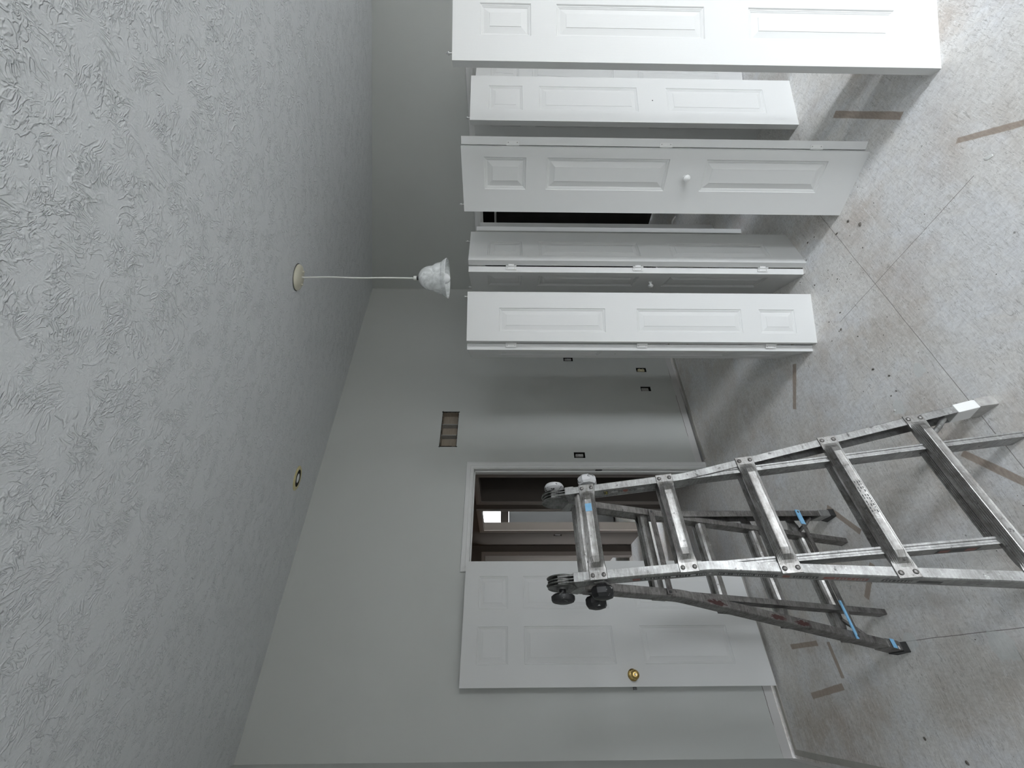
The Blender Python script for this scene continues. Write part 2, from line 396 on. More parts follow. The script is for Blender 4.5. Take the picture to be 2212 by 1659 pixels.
# ---------------------------------------------------------------- mesh helpers
class MB:
    def __init__(self):
        self.v, self.f = [], []

    def add(self, vs, fs):
        o = len(self.v)
        self.v += [Vector(p) for p in vs]
        self.f += [tuple(i + o for i in f) for f in fs]
        return self

    def box(self, x0, x1, y0, y1, z0, z1, tf=None):
        vs = [Vector((x, y, z)) for z in (z0, z1) for y in (y0, y1) for x in (x0, x1)]
        if tf: vs = [tf(p) for p in vs]
        return self.add(vs, [(0, 2, 3, 1), (4, 5, 7, 6), (0, 1, 5, 4), (2, 6, 7, 3), (0, 4, 6, 2), (1, 3, 7, 5)])

    def loft(self, rings, cap=True):
        n = len(rings[0]); vs = [p for r in rings for p in r]; fs = []
        for i in range(len(rings) - 1):
            for j in range(n):
                k = (j + 1) % n
                fs.append((i * n + j, i * n + k, (i + 1) * n + k, (i + 1) * n + j))
        if cap:
            fs.append(tuple(range(n - 1, -1, -1)))
            fs.append(tuple((len(rings) - 1) * n + j for j in range(n)))
        return self.add(vs, fs)

    def tube(self, pts, r, n=10):
        pts = [Vector(p) for p in pts]
        rr = r if isinstance(r, (list, tuple)) else [r] * len(pts)
        up = Vector((0.13, 0.27, 0.95)); rings = []
        for i, p in enumerate(pts):
            a = pts[max(0, i - 1)]; b = pts[min(len(pts) - 1, i + 1)]
            dr = (b - a).normalized(); u = dr.cross(up)
            if u.length < 0.05: u = dr.cross(Vector((1, 0, 0)))
            u.normalize(); w = dr.cross(u)
            rings.append([p + (u * math.cos(2 * math.pi * j / n) + w * math.sin(2 * math.pi * j / n)) * rr[i] for j in range(n)])
        return self.loft(rings)

    def lathe(self, prof, n=40, o=(0, 0, 0), axis=(0, 0, 1), closed=False):
        """prof: list of (radius, height) along the axis"""
        a = Vector(axis).normalized()
        u = a.cross(Vector((0.3, 0.9, 0.1))).normalized(); w = a.cross(u); o = Vector(o)
        rings = [[o + a * hgt + (u * math.cos(2 * math.pi * j / n) + w * math.sin(2 * math.pi * j / n)) * max(r, 1e-5) for j in range(n)] for r, hgt in prof]
        return self.loft(rings, cap=not closed)

    def build(self, name, mat, parent=None, smooth=False, bevel=0.0, loc=None, ang=40):
        me = bpy.data.meshes.new(name)
        origin = Vector(loc) if loc is not None else Vector((0, 0, 0))
        me.from_pydata([tuple(p - origin) for p in self.v], [], self.f)
        bm = bmesh.new(); bm.from_mesh(me)
        bmesh.ops.remove_doubles(bm, verts=bm.verts, dist=1e-5)
        bmesh.ops.recalc_face_normals(bm, faces=bm.faces)
        bm.to_mesh(me); bm.free()
        me.materials.append(mat)
        o = bpy.data.objects.new(name, me)
        COL.objects.link(o)
        if loc is not None: o.location = origin
        if bevel:
            b = o.modifiers.new('bevel', 'BEVEL'); b.width = bevel; b.segments = 2
            b.limit_method = 'ANGLE'; b.angle_limit = math.radians(35)
        if smooth:
            for p in me.polygons: p.use_smooth = True
            me.set_sharp_from_angle(angle=math.radians(ang))
        if parent is not None: o.parent = parent
        return o


def empty(name, loc=(0, 0, 0), rotz=0.0):
    o = bpy.data.objects.new(name, None); COL.objects.link(o)
    o.empty_display_size = 0.1; o.location = loc; o.rotation_euler = (0, 0, rotz)
    return o


def tag(o, label=None, cat=None, group=None, kind=None):
    if label: o['label'] = label
    if cat: o['category'] = cat
    if group: o['group'] = group
    if kind: o['kind'] = kind
    return o


def slab_with_holes(mb, umin, umax, zmin, zfun, holes, place, thick):
    """wall slab: place(u, depth, z) -> point; holes are (u0, u1, z0, z1)"""
    us = sorted({umin, umax, *[max(umin, min(umax, h[i])) for h in holes for i in (0, 1)]})
    zt = 99.0
    zs = sorted({zmin, zt, *[max(zmin, h[i]) for h in holes for i in (2, 3)]})
    def Z(u, z): return zfun(u) if z == zt else z
    def solid(i, j):
        if i < 0 or j < 0 or i >= len(us) - 1 or j >= len(zs) - 1: return False
        cu = (us[i] + us[i + 1]) / 2; cz = (zs[j] + min(zs[j + 1], 3.0)) / 2 if zs[j + 1] < zt else zs[j] + 0.01
        return not any(h[0] < cu < h[1] and h[2] < cz < h[3] for h in holes)
    for i in range(len(us) - 1):
        for j in range(len(zs) - 1):
            if not solid(i, j): continue
            u0, u1, a, b = us[i], us[i + 1], zs[j], zs[j + 1]
            q4 = [(u0, a), (u1, a), (u1, b), (u0, b)]
            F_ = [place(u, 0, Z(u, z)) for u, z in q4]; B_ = [place(u, thick, Z(u, z)) for u, z in q4]
            mb.add(F_, [(0, 1, 2, 3)]); mb.add(B_, [(3, 2, 1, 0)])
            for (di, dj, s, e_) in ((0, -1, 0, 1), (1, 0, 1, 2), (0, 1, 2, 3), (-1, 0, 3, 0)):
                if not solid(i + di, j + dj):
                    mb.add([F_[s], F_[e_], B_[e_], B_[s]], [(0, 1, 2, 3)])
    return mb


# ---------------------------------------------------------------- the room shell
SR = 4.278                                # closet wall plane
DR0, DR1, DRH = 1.112, 1.928, 2.078       # rough opening of the doorway
OUT = [(3.146, 3.202, 1.069, 1.168), (3.005, 3.061, 0.310, 0.415), (2.760, 2.816, 0.312, 0.414), (2.018, 2.076, 1.063, 1.164)]
VENT = (2.130, 2.506, 2.232, 2.386)
mb = MB()
slab_with_holes(mb, -0.115, 5.10, 0.018, lambda u: 3.41, [(DR0, DR1, 0.0, DRH), VENT] + OUT, lambda u, dth, z: (u, dth, z), 0.115)
tag(mb.build('wall_left', M['wall']), 'pale grey painted wall holding the open doorway', kind='structure')

CL = (0.30, 2.98, 2.06)                   # closet opening t0, t1, head height
mb = MB()
slab_with_holes(mb, 0.0, WT, 0.012, lambda u: ceil_z(u) + 0.004, [(CL[0], CL[1], 0.0, CL[2]), (TF, TF, 0, 0.1)], lambda u, dth, z: (SR + dth, -u, z), 0.115)
tag(mb.build('wall_far', M['wall']), 'shaded wall above the row of folding doors', kind='structure')
mb = MB()
slab_with_holes(mb, 0.0, WT, 0.0, lambda u: ceil_z(u) + 0.004, [(TF, TF, 0, 0.1)], lambda u, dth, z: (-dth, -u, z), 0.115)
tag(mb.build('wall_near', M['wall']), kind='structure')
mb = MB()
slab_with_holes(mb, -0.115, SR + 0.115, 0.0, lambda u: ceil_z(WT) + 0.03, WINS, lambda u, dth, z: (u, -WT - dth, z), 0.13)
tag(mb.build('wall_right', M['wood']), kind='structure')  # unseen window wall, given dark wood to cut bounce light

mb = MB()
c0, c1 = ceil_z(0), ceil_z(WT + 0.13)
mb.loft([[Vector((x, 0.0, c0)), Vector((x, -TF, c1)), Vector((x, -WT - 0.13, c1)), Vector((x, -WT - 0.13, c1 + 0.1)), Vector((x, -TF, c1 + 0.1)), Vector((x, 0.0, c0 + 0.1))] for x in (-0.115, SR + 0.115)])
tag(mb.build('ceiling', M['ceiling']), 'sloping white ceiling with stomped brush texture', kind='structure')

mb = MB().box(-0.6, 5.12, -WT - 0.13, 6.2, -0.05, 0.0)
tag(mb.build('floor', M['floor']), 'bare subfloor smeared with white compound and brown bare strips', kind='structure')

# windows behind the camera: frames
for wi, WIN in enumerate(WINS):
    mb = MB()
    for a, b, c_, d_ in ((WIN[0], WIN[0] + 0.04, WIN[2], WIN[3]), (WIN[1] - 0.04, WIN[1], WIN[2], WIN[3]), (WIN[0], WIN[1], WIN[2], WIN[2] + 0.05),
                         (WIN[0], WIN[1], WIN[3] - 0.04, WIN[3])):
        mb.box(a, b, -WT - 0.10, -WT - 0.03, c_, d_)
    tag(mb.build('window_%d' % (wi + 1), M['trim']), kind='structure')

# closet interior
mb = MB()
for bx in ((4.99, 5.09, -3.2, -1.62, 0.012, 2.45), (SR + 0.115, 5.09, -3.3, -3.2, 0.0, 2.45)):
    mb.box(*bx)
tag(mb.build('wall_closet', M['closet']), kind='structure')
mb = MB().box(4.99, 5.09, -1.62, 0.0, 0.012, 2.45).box(SR + 0.115, 4.99, -1.66, -1.60, 0.0, 2.45)  # left half coloured as shade; partition added to keep window light out
tag(mb.build('wall_closet_divider', M['closet_shade']), kind='structure')
tag(MB().box(SR + 0.115, 5.09, -3.3, 0.0, 2.45, 2.5).build('ceiling_closet', M['closet']), kind='structure')
tag(MB().box(4.70, 4.989, -1.30, -0.002, 1.90, 1.918).build('closet_shelf', M['trim'], bevel=0.002), 'dim shelf board high inside the dark closet', 'shelf')


# casings -------------------------------------------------------------
def casing_profile(w=0.058, th=0.016):
    return [(0.0, 0.0), (0.0, th * 0.55), (0.006, th * 0.7), (0.020, th * 0.72), (0.024, th * 0.9), (0.030, th * 0.92), (0.034, th), (w - 0.008, th * 1.05), (w - 0.002, th * 0.95), (w, th * 0.7), (w, 0.0)]


def casing(mb, path, place, sides):
    """sweep the profile along a polyline of the inner edge; sides = outward offset directions per point"""
    rings = []
    for (u, z), (ou, oz) in zip(path, sides):
        rings.append([place(u + ou * a, dth, z + oz * a) for a, dth in casing_profile()])
    return mb.loft(rings)


J0, J1, JH = 1.130, 1.910, 2.060          # finished doorway
mb = MB()
casing(mb, [(J0 - 0.006, 0.0), (J0 - 0.006, JH + 0.006), (J1 + 0.006, JH + 0.006), (J1 + 0.006, 0.0)], lambda u, dth, z: Vector((u, -dth, z)),
       [(-1, 0), (-1, 1), (1, 1), (1, 0)])
tag(mb.build('trim_1', M['trim'], smooth=True, ang=30), 'white moulded casing around the hall doorway', kind='structure')
mb = MB()
mb.box(DR0, J0, -0.001, 0.116, 0, DRH).box(J1, DR1, -0.001, 0.116, 0, DRH).box(J0, J1, -0.001, 0.116, JH, DRH)
mb.box(J0, J0 + 0.011, 0.040, 0.075, 0, JH).box(J1 - 0.011, J1, 0.040, 0.075, 0, JH).box(J0, J1, 0.040, 0.075, JH - 0.011, JH)
jamb = tag(mb.build('trim_2', M['trim'], bevel=0.001), kind='structure')
MB().box(J1 - 0.0012, J1 + 0.0005, 0.006, 0.034, 0.925, 0.985).build('strike_plate', M['black'], jamb)
mb = MB()
casing(mb, [(CL[0] - 0.002, 0.0), (CL[0] - 0.002, CL[2] - 0.008), (CL[1] + 0.002, CL[2] - 0.008), (CL[1] + 0.002, 0.0)], lambda u, dth, z: Vector((SR - dth, -u, z)),
       [(-1, 0), (-1, 1), (1, 1), (1, 0)])
mb.box(SR - 0.001, SR + 0.116, -CL[0] - 0.0, -CL[0] + 0.012, 0, CL[2]).box(SR - 0.001, SR + 0.116, -CL[1] - 0.012, -CL[1], 0, CL[2])
mb.box(SR - 0.001, SR + 0.116, -CL[1], -CL[0], CL[2] - 0.014, CL[2] + 0.002)
mb.box(SR + 0.04, SR + 0.075, -CL[1], -CL[0], CL[2] - 0.034, CL[2] - 0.014)
tag(mb.build('trim_3', M['trim'], smooth=True, ang=30), 'painted casing around the closet opening', kind='structure')

# carpet tack strips left along the walls
def tack(label, x0, x1, y0, y1, along):
    mb = MB().box(x0, x1, y0, y1, 0.0, 0.0065)
    o = mb.build('tack_strip', M['strip'], bevel=0.001)
    tag(o, label, 'wood strip')
tack('narrow wooden strip on the floor along the wall, left of the open white door', 0.045, 1.05, -0.046, -0.018, True)
tack('narrow wooden strip on the floor below the outlets, right of the doorway', 1.99, 4.22, -0.046, -0.018, True)
tack('narrow wooden strip on the floor in the left corner, pointing toward the viewer', 0.016, 0.044, -1.6, -0.016, False)

# ---------------------------------------------------------------- hall beyond the doorway
HS = 1.985                               # hall right-hand wall plane
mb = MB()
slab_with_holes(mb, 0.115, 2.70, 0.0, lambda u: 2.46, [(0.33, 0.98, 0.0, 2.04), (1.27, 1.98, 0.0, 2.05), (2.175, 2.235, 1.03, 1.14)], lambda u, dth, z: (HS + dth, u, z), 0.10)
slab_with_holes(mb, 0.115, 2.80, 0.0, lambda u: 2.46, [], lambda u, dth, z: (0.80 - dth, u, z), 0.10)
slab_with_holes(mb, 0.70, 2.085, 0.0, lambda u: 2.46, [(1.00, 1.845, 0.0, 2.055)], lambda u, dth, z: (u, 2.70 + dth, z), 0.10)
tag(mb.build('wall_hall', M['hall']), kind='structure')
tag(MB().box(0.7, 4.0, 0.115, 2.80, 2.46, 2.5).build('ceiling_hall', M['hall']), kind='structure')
mb = MB()
for (u0, u1, hh_) in ((0.33, 0.98, 2.04), (1.27, 1.98, 2.05)):
    casing(mb, [(u0, 0.0), (u0, hh_), (u1, hh_), (u1, 0.0)], lambda u, dth, z: Vector((HS - dth, u, z)), [(-1, 0), (-1, 1), (1, 1), (1, 0)])
casing(mb, [(1.00, 0.0), (1.00, 2.055), (1.845, 2.055), (1.845, 0.0)], lambda u, dth, z: Vector((u, 2.70 - dth, z)), [(-1, 0), (-1, 1), (1, 1), (1, 0)])
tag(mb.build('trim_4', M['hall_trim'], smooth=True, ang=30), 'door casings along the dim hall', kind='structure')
# linen closet behind the first hall opening, room behind the second, bright room at the end
mb = MB()
mb.box(2.085, 2.80, 0.115, 0.17, 0, 2.46).box(2.085, 2.80, 1.05, 1.12, 0, 2.46).box(2.74, 2.80, 0.17, 1.05, 0, 2.46)
mb.box(3.90, 4.0, 1.12, 4.1, 0, 2.46)
slab_with_holes(mb, 2.085, 3.9, 0.0, lambda u: 2.46, [(2.50, 3.05, 1.86, 2.30)], lambda u, dth, z: (u, 4.0 + dth, z), 0.10)
mb.box(2.085, 2.185, 2.80, 4.0, 0, 2.46)
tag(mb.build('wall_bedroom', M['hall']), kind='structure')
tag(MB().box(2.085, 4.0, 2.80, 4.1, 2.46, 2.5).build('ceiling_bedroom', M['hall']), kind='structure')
mb = MB()
slab_with_holes(mb, 2.8, 5.6, 0.0, lambda u: 2.46, [(3.4, 4.0, 1.0, 2.0)], lambda u, dth, z: (-0.4 - dth, u, z), 0.10)
mb.box(-0.5, 2.085, 5.5, 5.6, 0, 2.46).box(-0.5, 0.7, 2.70, 2.80, 0, 2.46).box(2.0, 2.084, 4.0, 5.6, 0, 2.46)
tag(mb.build('wall_back_room', M['wall']), kind='structure')
tag(MB().box(-0.5, 2.085, 2.8, 5.6, 2.46, 2.5).build('ceiling_back_room', M['wall']), kind='structure')
for nm, sz, lc, ro in (('back_room_daylight', (0.6, 1.0), (-0.42, 3.7, 1.5), (0, math.radians(-90), 0)), ('bedroom_daylight', (0.55, 0.44), (2.775, 4.02, 2.08), (math.radians(-90), 0, 0))):
    l_ = bpy.data.lights.new(nm, 'AREA'); l_.shape = 'RECTANGLE'
    l_.size, l_.size_y = (sz[1], sz[0]) if nm.startswith('back') else sz
    l_.cycles.is_portal = True
    o = bpy.data.objects.new(nm, l_); COL.objects.link(o); o.location = lc; o.rotation_euler = ro

# tall dark cabinet in the room behind the second hall opening
cb = empty('tall_cabinet', (2.55, 3.45, 0))
tag(cb, 'tall dark cabinet seen through the hall, under the bright high window', 'cabinet')
MB().box(-0.30, 0.55, -0.3, 0.3, 0.05, 1.72).build('body', M['cabinet'], cb, bevel=0.01)
for s_ in (-0.20, 0.40):
    MB().lathe([(0.0, 0.0), (0.03, 0.0), (0.03, 0.012), (0.0, 0.014)], 20, (s_, -0.301, 1.60), (0, -1, 0)).build('knob', M['grey'], cb, smooth=True)

# hall ceiling lamp
hl = empty('hall_ceiling_lamp', (1.3, 1.75, 2.459)); tag(hl, kind='structure'); hl.name = 'hall_lamp'
MB().lathe([(0.0, 0.0), (0.09, 0.0), (0.09, -0.02), (0.03, -0.03), (0.0, -0.03)], 28).build('lamp_base', M['cream'], hl, smooth=True)
MB().lathe([(0.0, -0.031), (0.02, -0.035), (0.032, -0.07), (0.022, -0.10), (0.0, -0.11)], 20).build('bulb', M['lamp'], hl, smooth=True)


# ---------------------------------------------------------------- moulded door faces
def door_slab(name, w, H, th, panels, parent, mat, loc=(0, 0, 0), back=True):
    """slab x 0..w, y 0 (front) .. th, z 0..H with moulded panels on both faces"""
    mb = MB()
    rings = [(0.0, 0.0), (0.0035, 0.0045), (0.0065, 0.0042), (0.0095, 0.0065), (0.0115, 0.0065), (0.0145, 0.0090), (0.0165, 0.0090), (0.040, 0.0028), (0.0408, 0.0012)]
    xs = sorted({0.0, w, *[p[i] for p in panels for i in (0, 1)]})
    zs = sorted({0.0, H, *[p[i] for p in panels for i in (2, 3)]})
    for side in ((0, 1) if back else (0,)):
        def Y(dep): return dep if side == 0 else th - dep
        for i in range(len(xs) - 1):
            for j in range(len(zs) - 1):
                cx_, cz = (xs[i] + xs[i + 1]) / 2, (zs[j] + zs[j + 1]) / 2
                if any(p[0] < cx_ < p[1] and p[2] < cz < p[3] for p in panels): continue
                mb.add([(xs[i], Y(0), zs[j]), (xs[i + 1], Y(0), zs[j]), (xs[i + 1], Y(0), zs[j + 1]), (xs[i], Y(0), zs[j + 1])], [(0, 1, 2, 3)])
        for (a, b, c_, d_) in panels:
            for r in range(len(rings) - 1):
                (o0, d0), (o1, d1) = rings[r], rings[r + 1]
                A = [(a + o0, c_ + o0), (b - o0, c_ + o0), (b - o0, d_ - o0), (a + o0, d_ - o0)]
                B = [(a + o1, c_ + o1), (b - o1, c_ + o1), (b - o1, d_ - o1), (a + o1, d_ - o1)]
                for k_ in range(4):
                    k2 = (k_ + 1) % 4
                    mb.add([(A[k_][0], Y(d0), A[k_][1]), (A[k2][0], Y(d0), A[k2][1]), (B[k2][0], Y(d1), B[k2][1]), (B[k_][0], Y(d1), B[k_][1])], [(0, 1, 2, 3)])
            o1, d1 = rings[-1]
            mb.add([(a + o1, Y(d1), c_ + o1), (b - o1, Y(d1), c_ + o1), (b - o1, Y(d1), d_ - o1), (a + o1, Y(d1), d_ - o1)], [(0, 1, 2, 3)])
    if not back:
        mb.add([(0, th, 0), (w, th, 0), (w, th, H), (0, th, H)], [(3, 2, 1, 0)])
    for q4 in ([(0, 0, 0), (0, th, 0), (0, th, H), (0, 0, H)], [(w, 0, 0), (w, th, 0), (w, th, H), (w, 0, H)], [(0, 0, 0), (w, 0, 0), (w, th, 0), (0, th, 0)], [(0, 0, H), (w, 0, H), (w, th, H), (0, th, H)]):
        mb.add(q4, [(0, 1, 2, 3)])
    o = mb.build(name, mat, parent)
    o.location = loc
    return o


LH, LT = 2.007, 0.035


def leaf_panels(x0, x1, flip=False):
    rows = [(0.183, 0.793), (0.976, 1.585), (1.688, 1.897)]
    if flip: rows = [(LH - b, LH - a) for a, b in rows]
    return [(x0, x1, a, b) for a, b in rows]


def leaf(parent, a, b, px0, px1, flip=False, knob=None, pin=None, label=None, hole=None):
    """leaf footprint from a to b (survey frame); panels between px0 and px1 measured from a; thickness goes
    to the left of a->b"""
    A, B = R(*a), R(*b)
    w = (B - A).length
    ang = math.atan2(B.y - A.y, B.x - A.x)
    o = door_slab('door_leaf', w, LH, LT, leaf_panels(px0, px1, flip), parent, M['door'])
    base = parent.location
    o.location = A - base
    o.rotation_euler = (0, 0, ang)
    if label: o['label'] = label
    if knob is not None:
        kx, kz = knob
        MB().lathe([(0.010, 0.0), (0.007, -0.006), (0.006, -0.014), (0.012, -0.018), (0.0165, -0.024), (0.0165, -0.030), (0.012, -0.035), (0.0, -0.037)], 28, (kx, 0, kz), (0, 1, 0)).build('knob', M['knob'], o, smooth=True)
    if pin is not None:
        MB().lathe([(0.007, 0.0), (0.007, 0.002), (0.003, 0.002), (0.003, 0.014), (0.0075, 0.014), (0.0075, 0.017), (0.004, 0.021), (0.0025, 0.026), (0.0, 0.027)], 16, (pin, LT / 2, LH), (0, 0, 1)).build('top_pivot', M['steel'], o, smooth=True)
    if hole is not None:
        MB().lathe([(0.004, 0.001), (0.004, -0.0006), (0.0, -0.0006)], 12, (hole[0], 0, hole[1]), (0, 1, 0)).build('screw_hole', M['black'], o)
    return o


def hinges(parent, p, u, zs=(0.25, 1.0, 1.755), wide=0.021):
    """butt hinges on the edges: p = point at the joint (survey), u = unit vector along the edges' width"""
    P, U = R(*p) - parent.location, Rv(*u).normalized()
    Nn = Vector((-U.y, U.x, 0))
    if (Nn.dot(R(0, 0) - R(*p))) < 0: Nn = -Nn
    for z in zs:
        mb = MB()
        def tf(q_): return P + U * q_.x + Nn * q_.y + Vector((0, 0, q_.z))
        mb.box(0.001, wide, 0.0, 0.0018, z - 0.030, z + 0.030, tf)
        mb.box(-0.019, -0.001, 0.0, 0.0018, z - 0.016, z + 0.016, tf)
        mb.tube([tf(Vector((0, 0.003, z - 0.031))), tf(Vector((0, 0.003, z + 0.031)))], 0.003, 8)
        h_ = mb.build('hinge', M['hinge'], parent)
        for lx_, dz in ((0.012, -0.022), (0.012, 0.022), (-0.012, -0.009), (-0.012, 0.009)):
            MB().lathe([(0.0026, 0.0), (0.0026, 0.0008), (0.0, 0.0008)], 10, tf(Vector((min(lx_, wide * 0.6), 0.0018, z + dz))), Nn).build('screw', M['grey'], h_)


def pair(name, at_, label, group='white folding closet doors standing on the floor'):
    o = empty(name, R(*at_)); tag(o, label, 'door', group); return o


def uv(a, b):
    d_ = math.hypot(b[0] - a[0], b[1] - a[1]); return ((b[0] - a[0]) / d_, (b[1] - a[1]) / d_)


def offset(a, u, s): return (a[0] + u[0] * s, a[1] + u[1] * s)


# thickness lies to the left of a->b, so a face shown to the viewer runs from screen-left to screen-right
# pair A, nearest, cut by the frame on the far right
uA = uv((1.304, 1.664), (1.603, 1.683))
A0 = (1.304, 1.664); A1 = offset(A0, uA, 0.305)
pA = pair('bifold_door', A0, 'nearest and tallest white folding door, right edge cut by the photo border')
leaf(pA, A0, A1, 0.110, 0.250, pin=0.045)
Ab0 = offset(A1, (0.3, 0.95), 0.045)
leaf(pA, offset(Ab0, uv((0, 0), (-0.05, 1.0)), 0.30), Ab0, 0.10, 0.25)
# pair E, behind A: broad leaf facing the viewer, second leaf folding away
E1, E0 = (1.590, 2.486), (1.924, 2.575)
pE = pair('bifold_door', E1, 'white folding door second from the right, small peg hole in place of a knob')
leaf(pE, E1, E0, 0.083, 0.270, pin=0.035, hole=(0.17, 0.885))
uE = uv((1.905, 2.640), (1.760, 2.913))
leaf(pE, offset((1.905, 2.640), uE, 0.330), (1.905, 2.640), 0.08, 0.25)
# pair B, the centre pair with round white knob
B0, B1 = (1.148, 1.995), (0.910, 2.178)
pB = pair('bifold_door', B1, 'white folding door with round knob facing us, third from the right')
wB = math.hypot(B0[0] - B1[0], B0[1] - B1[1])
leaf(pB, B1, B0, wB - 0.190, wB - 0.044, knob=(wB - 0.124, 0.882), pin=0.03)
Bs = (1.163, 2.008)
uS = uv(Bs, (1.201, 1.995)); uBb = (0.42, 0.9075)
leaf(pB, (1.204, 2.005), offset((1.204, 2.005), uBb, 0.298), 0.044, 0.190)
hinges(pB, (1.1715, 2.0195), (0.9075, -0.42), wide=0.018)
# pair C, stands as a V with its hinge edge toward the viewer
C0, C1 = (0.960, 2.603), (0.726, 2.418)
pC = pair('bifold_door', C1, 'white folding door standing as a V, hinges and small knob seen edge-on')
leaf(pC, C1, C0, 0.05, 0.195, pin=0.215)
C4, C5 = (0.663, 2.441), (0.613, 2.735)
leaf(pC, C5, C4, 0.298 - 0.195, 0.298 - 0.05, knob=(0.298 - 0.124, 0.882), pin=0.03)
hinges(pC, (0.6985, 2.440), (-1.0, 0.0))
# pair D, upside down, bright face toward the viewer
D0, D1 = (0.533, 2.385), (0.243, 2.332)
pD = pair('bifold_door', D1, 'brightly lit white folding door standing upside down, nearest the ladder')
leaf(pD, D1, D0, 0.054, 0.198, flip=True, pin=0.272, label='bright white leaf with its small square panel at the bottom')
D4, D5 = (0.196, 2.367), (0.172, 2.665)
leaf(pD, D5, D4, 0.10, 0.245, flip=True, hole=(0.17, 1.12))
hinges(pD, (0.2335, 2.362), (-1.0, 0.0))
# pair F, far narrow pair seen edge-on
F1p, F2p, Fa = (1.384, 3.535), (1.186, 3.106), (1.121, 3.396)
pF = pair('bifold_door', F1p, 'farthest white folding door, seen only as two thin edges before the dark closet')
lf = leaf(pF, Fa, F1p, 0.10, 0.245)
leaf(pF, F2p, Fa, 0.05, 0.195, label='pale edge of a leaf lit from the front')
mbk = MB(); q0 = R(*F1p) - pF.location
br_u = Rv(0.45, -0.1).normalized()
mbk.tube([q0 + Vector((0, 0, 0.352)) + br_u * 0.002, q0 + Vector((0, 0, 0.352)) + br_u * 0.025, q0 + Vector((0, 0, 0.345)) + br_u * 0.04, q0 + Vector((0, 0, 0.328)) + br_u * 0.062], 0.006, 8)
mbk.build('pivot_bracket', M['hinge'], pF, smooth=True)
# leaf G leaning sideways in the closet opening
pG = pair('bifold_door', (2.05, 3.02), 'white folding door leaf tilted in the closet opening behind the others')
g_ = leaf(pG, (2.06, 3.02), (2.395, 3.10), 0.135, 0.300, pin=0.33)
g_.rotation_euler = (0, math.radians(3.2), g_.rotation_euler[2])
g_.location.z = 0.02

# ---------------------------------------------------------------- the six-panel passage door, swung open to the wall
dw = 0.766
dp = []
for (z0, z1) in ((0.222, 0.825), (1.015, 1.623), (1.733, 1.943)):
    dp += [(0.121, 0.341, z0, z1), (0.447, 0.662, z0, z1)]
dr = empty('door_1', (0.359, -0.097, 0.030))
tag(dr, 'white six-panel passage door with brass knob swung open against the wall', kind='structure')
dr.rotation_euler = (0, 0, math.radians(1.1))
door_slab('slab', dw, 2.045, 0.035, dp, dr, M['door'])
kb = MB().lathe([(0.0, 0.0), (0.033, 0.0), (0.034, -0.004), (0.028, -0.009), (0.016, -0.012), (0.012, -0.026), (0.013, -0.034), (0.023, -0.042), (0.027, -0.052), (0.026, -0.062), (0.018, -0.070), (0.008, -0.0705), (0.0, -0.068)], 40, (0.062, 0, 0.920), (0, 1, 0)).build('door_knob', M['brass'], dr, smooth=True, ang=60)
kb['label'] = 'polished brass door knob with round rose'
MB().lathe([(0.0052, 0.0), (0.0052, -0.0015), (0.0, -0.0015)], 14, (0.062, -0.0700, 0.920), (0, 1, 0)).build('key_slot', M['steel'], kb)
MB().box(-0.016, 0.001, 0.010, 0.026, 0.905, 0.925).build('latch', M['black'], dr)
for z in (0.25, 1.05, 1.85):
    MB().tube([(dw + 0.004, 0.036, z - 0.045), (dw + 0.004, 0.036, z + 0.045)], 0.006, 12).build('hinge', M['steel'], dr, smooth=True)

# white door standing open in the room at the end of the hall
d3 = empty('door_2', (1.80, 2.86, 0.02), math.radians(96)); tag(d3, kind='structure')
door_slab('slab', 0.76, 2.03, 0.035, [(0.12, 0.34, 0.2, 0.8), (0.44, 0.66, 0.2, 0.8), (0.12, 0.34, 1.0, 1.6), (0.44, 0.66, 1.0, 1.6)], d3, M['door'])
MB().lathe([(0.0, 0.0), (0.03, 0.0), (0.012, -0.01), (0.012, -0.03), (0.026, -0.045), (0.02, -0.06), (0.0, -0.062)], 24, (0.70, 0, 0.92), (0, 1, 0)).build('door_knob', M['brass'], d3, smooth=True)

# ---------------------------------------------------------------- openings cut in the doorway wall
vt = empty('air_vent', ((VENT[0] + VENT[1]) / 2, 0.0, VENT[2]))
tag(vt, 'rough rectangular vent hole with two dividers high on the wall', 'vent')
vx0, vx1, vz0, vz1 = VENT[0] - vt.location.x, VENT[1] - vt.location.x, 0.0, VENT[3] - VENT[2]
mb = MB()
mb.box(vx0 - 0.004, vx1 + 0.004, 0.085, 0.11, -0.004, vz1 + 0.004)
mb.box(vx0 - 0.004, vx0 + 0.003, 0.014, 0.085, 0, vz1).box(vx1 - 0.003, vx1 + 0.004, 0.014, 0.085, 0, vz1)
mb.box(vx0, vx1, 0.014, 0.085, -0.004, 0.003).box(vx0, vx1, 0.014, 0.085, vz1 - 0.003, vz1 + 0.004)
mb.build('duct_box', M['wood'], vt)
for x in (-0.060, 0.055):
    MB().box(x - 0.003, x + 0.003, 0.012, 0.084, 0.001, vz1 - 0.001).build('divider', M['grey'], vt)
mb = MB()
for i in range(26):                       # torn paper edge of the plasterboard
    x = vx0 + (vx1 - vx0) * i / 25; s_ = rnd.uniform(0.002, 0.006)
    mb.box(x - 0.008, x + 0.008, -0.0008, 0.004, vz1 - s_, vz1 + 0.001)
    mb.box(x - 0.008, x + 0.008, -0.0008, 0.004, -0.001, rnd.uniform(0.001, 0.005))
for i in range(10):
    z = vz1 * i / 9
    for xe, sg in ((vx0, 1), (vx1, -1)):
        w_ = rnd.uniform(0.003, 0.008) * sg
        mb.box(min(xe - 0.002 * sg, xe + w_), max(xe - 0.002 * sg, xe + w_), -0.0008, 0.004, z - 0.009, z + 0.009)
mb.build('torn_edge', M['dark'], vt)


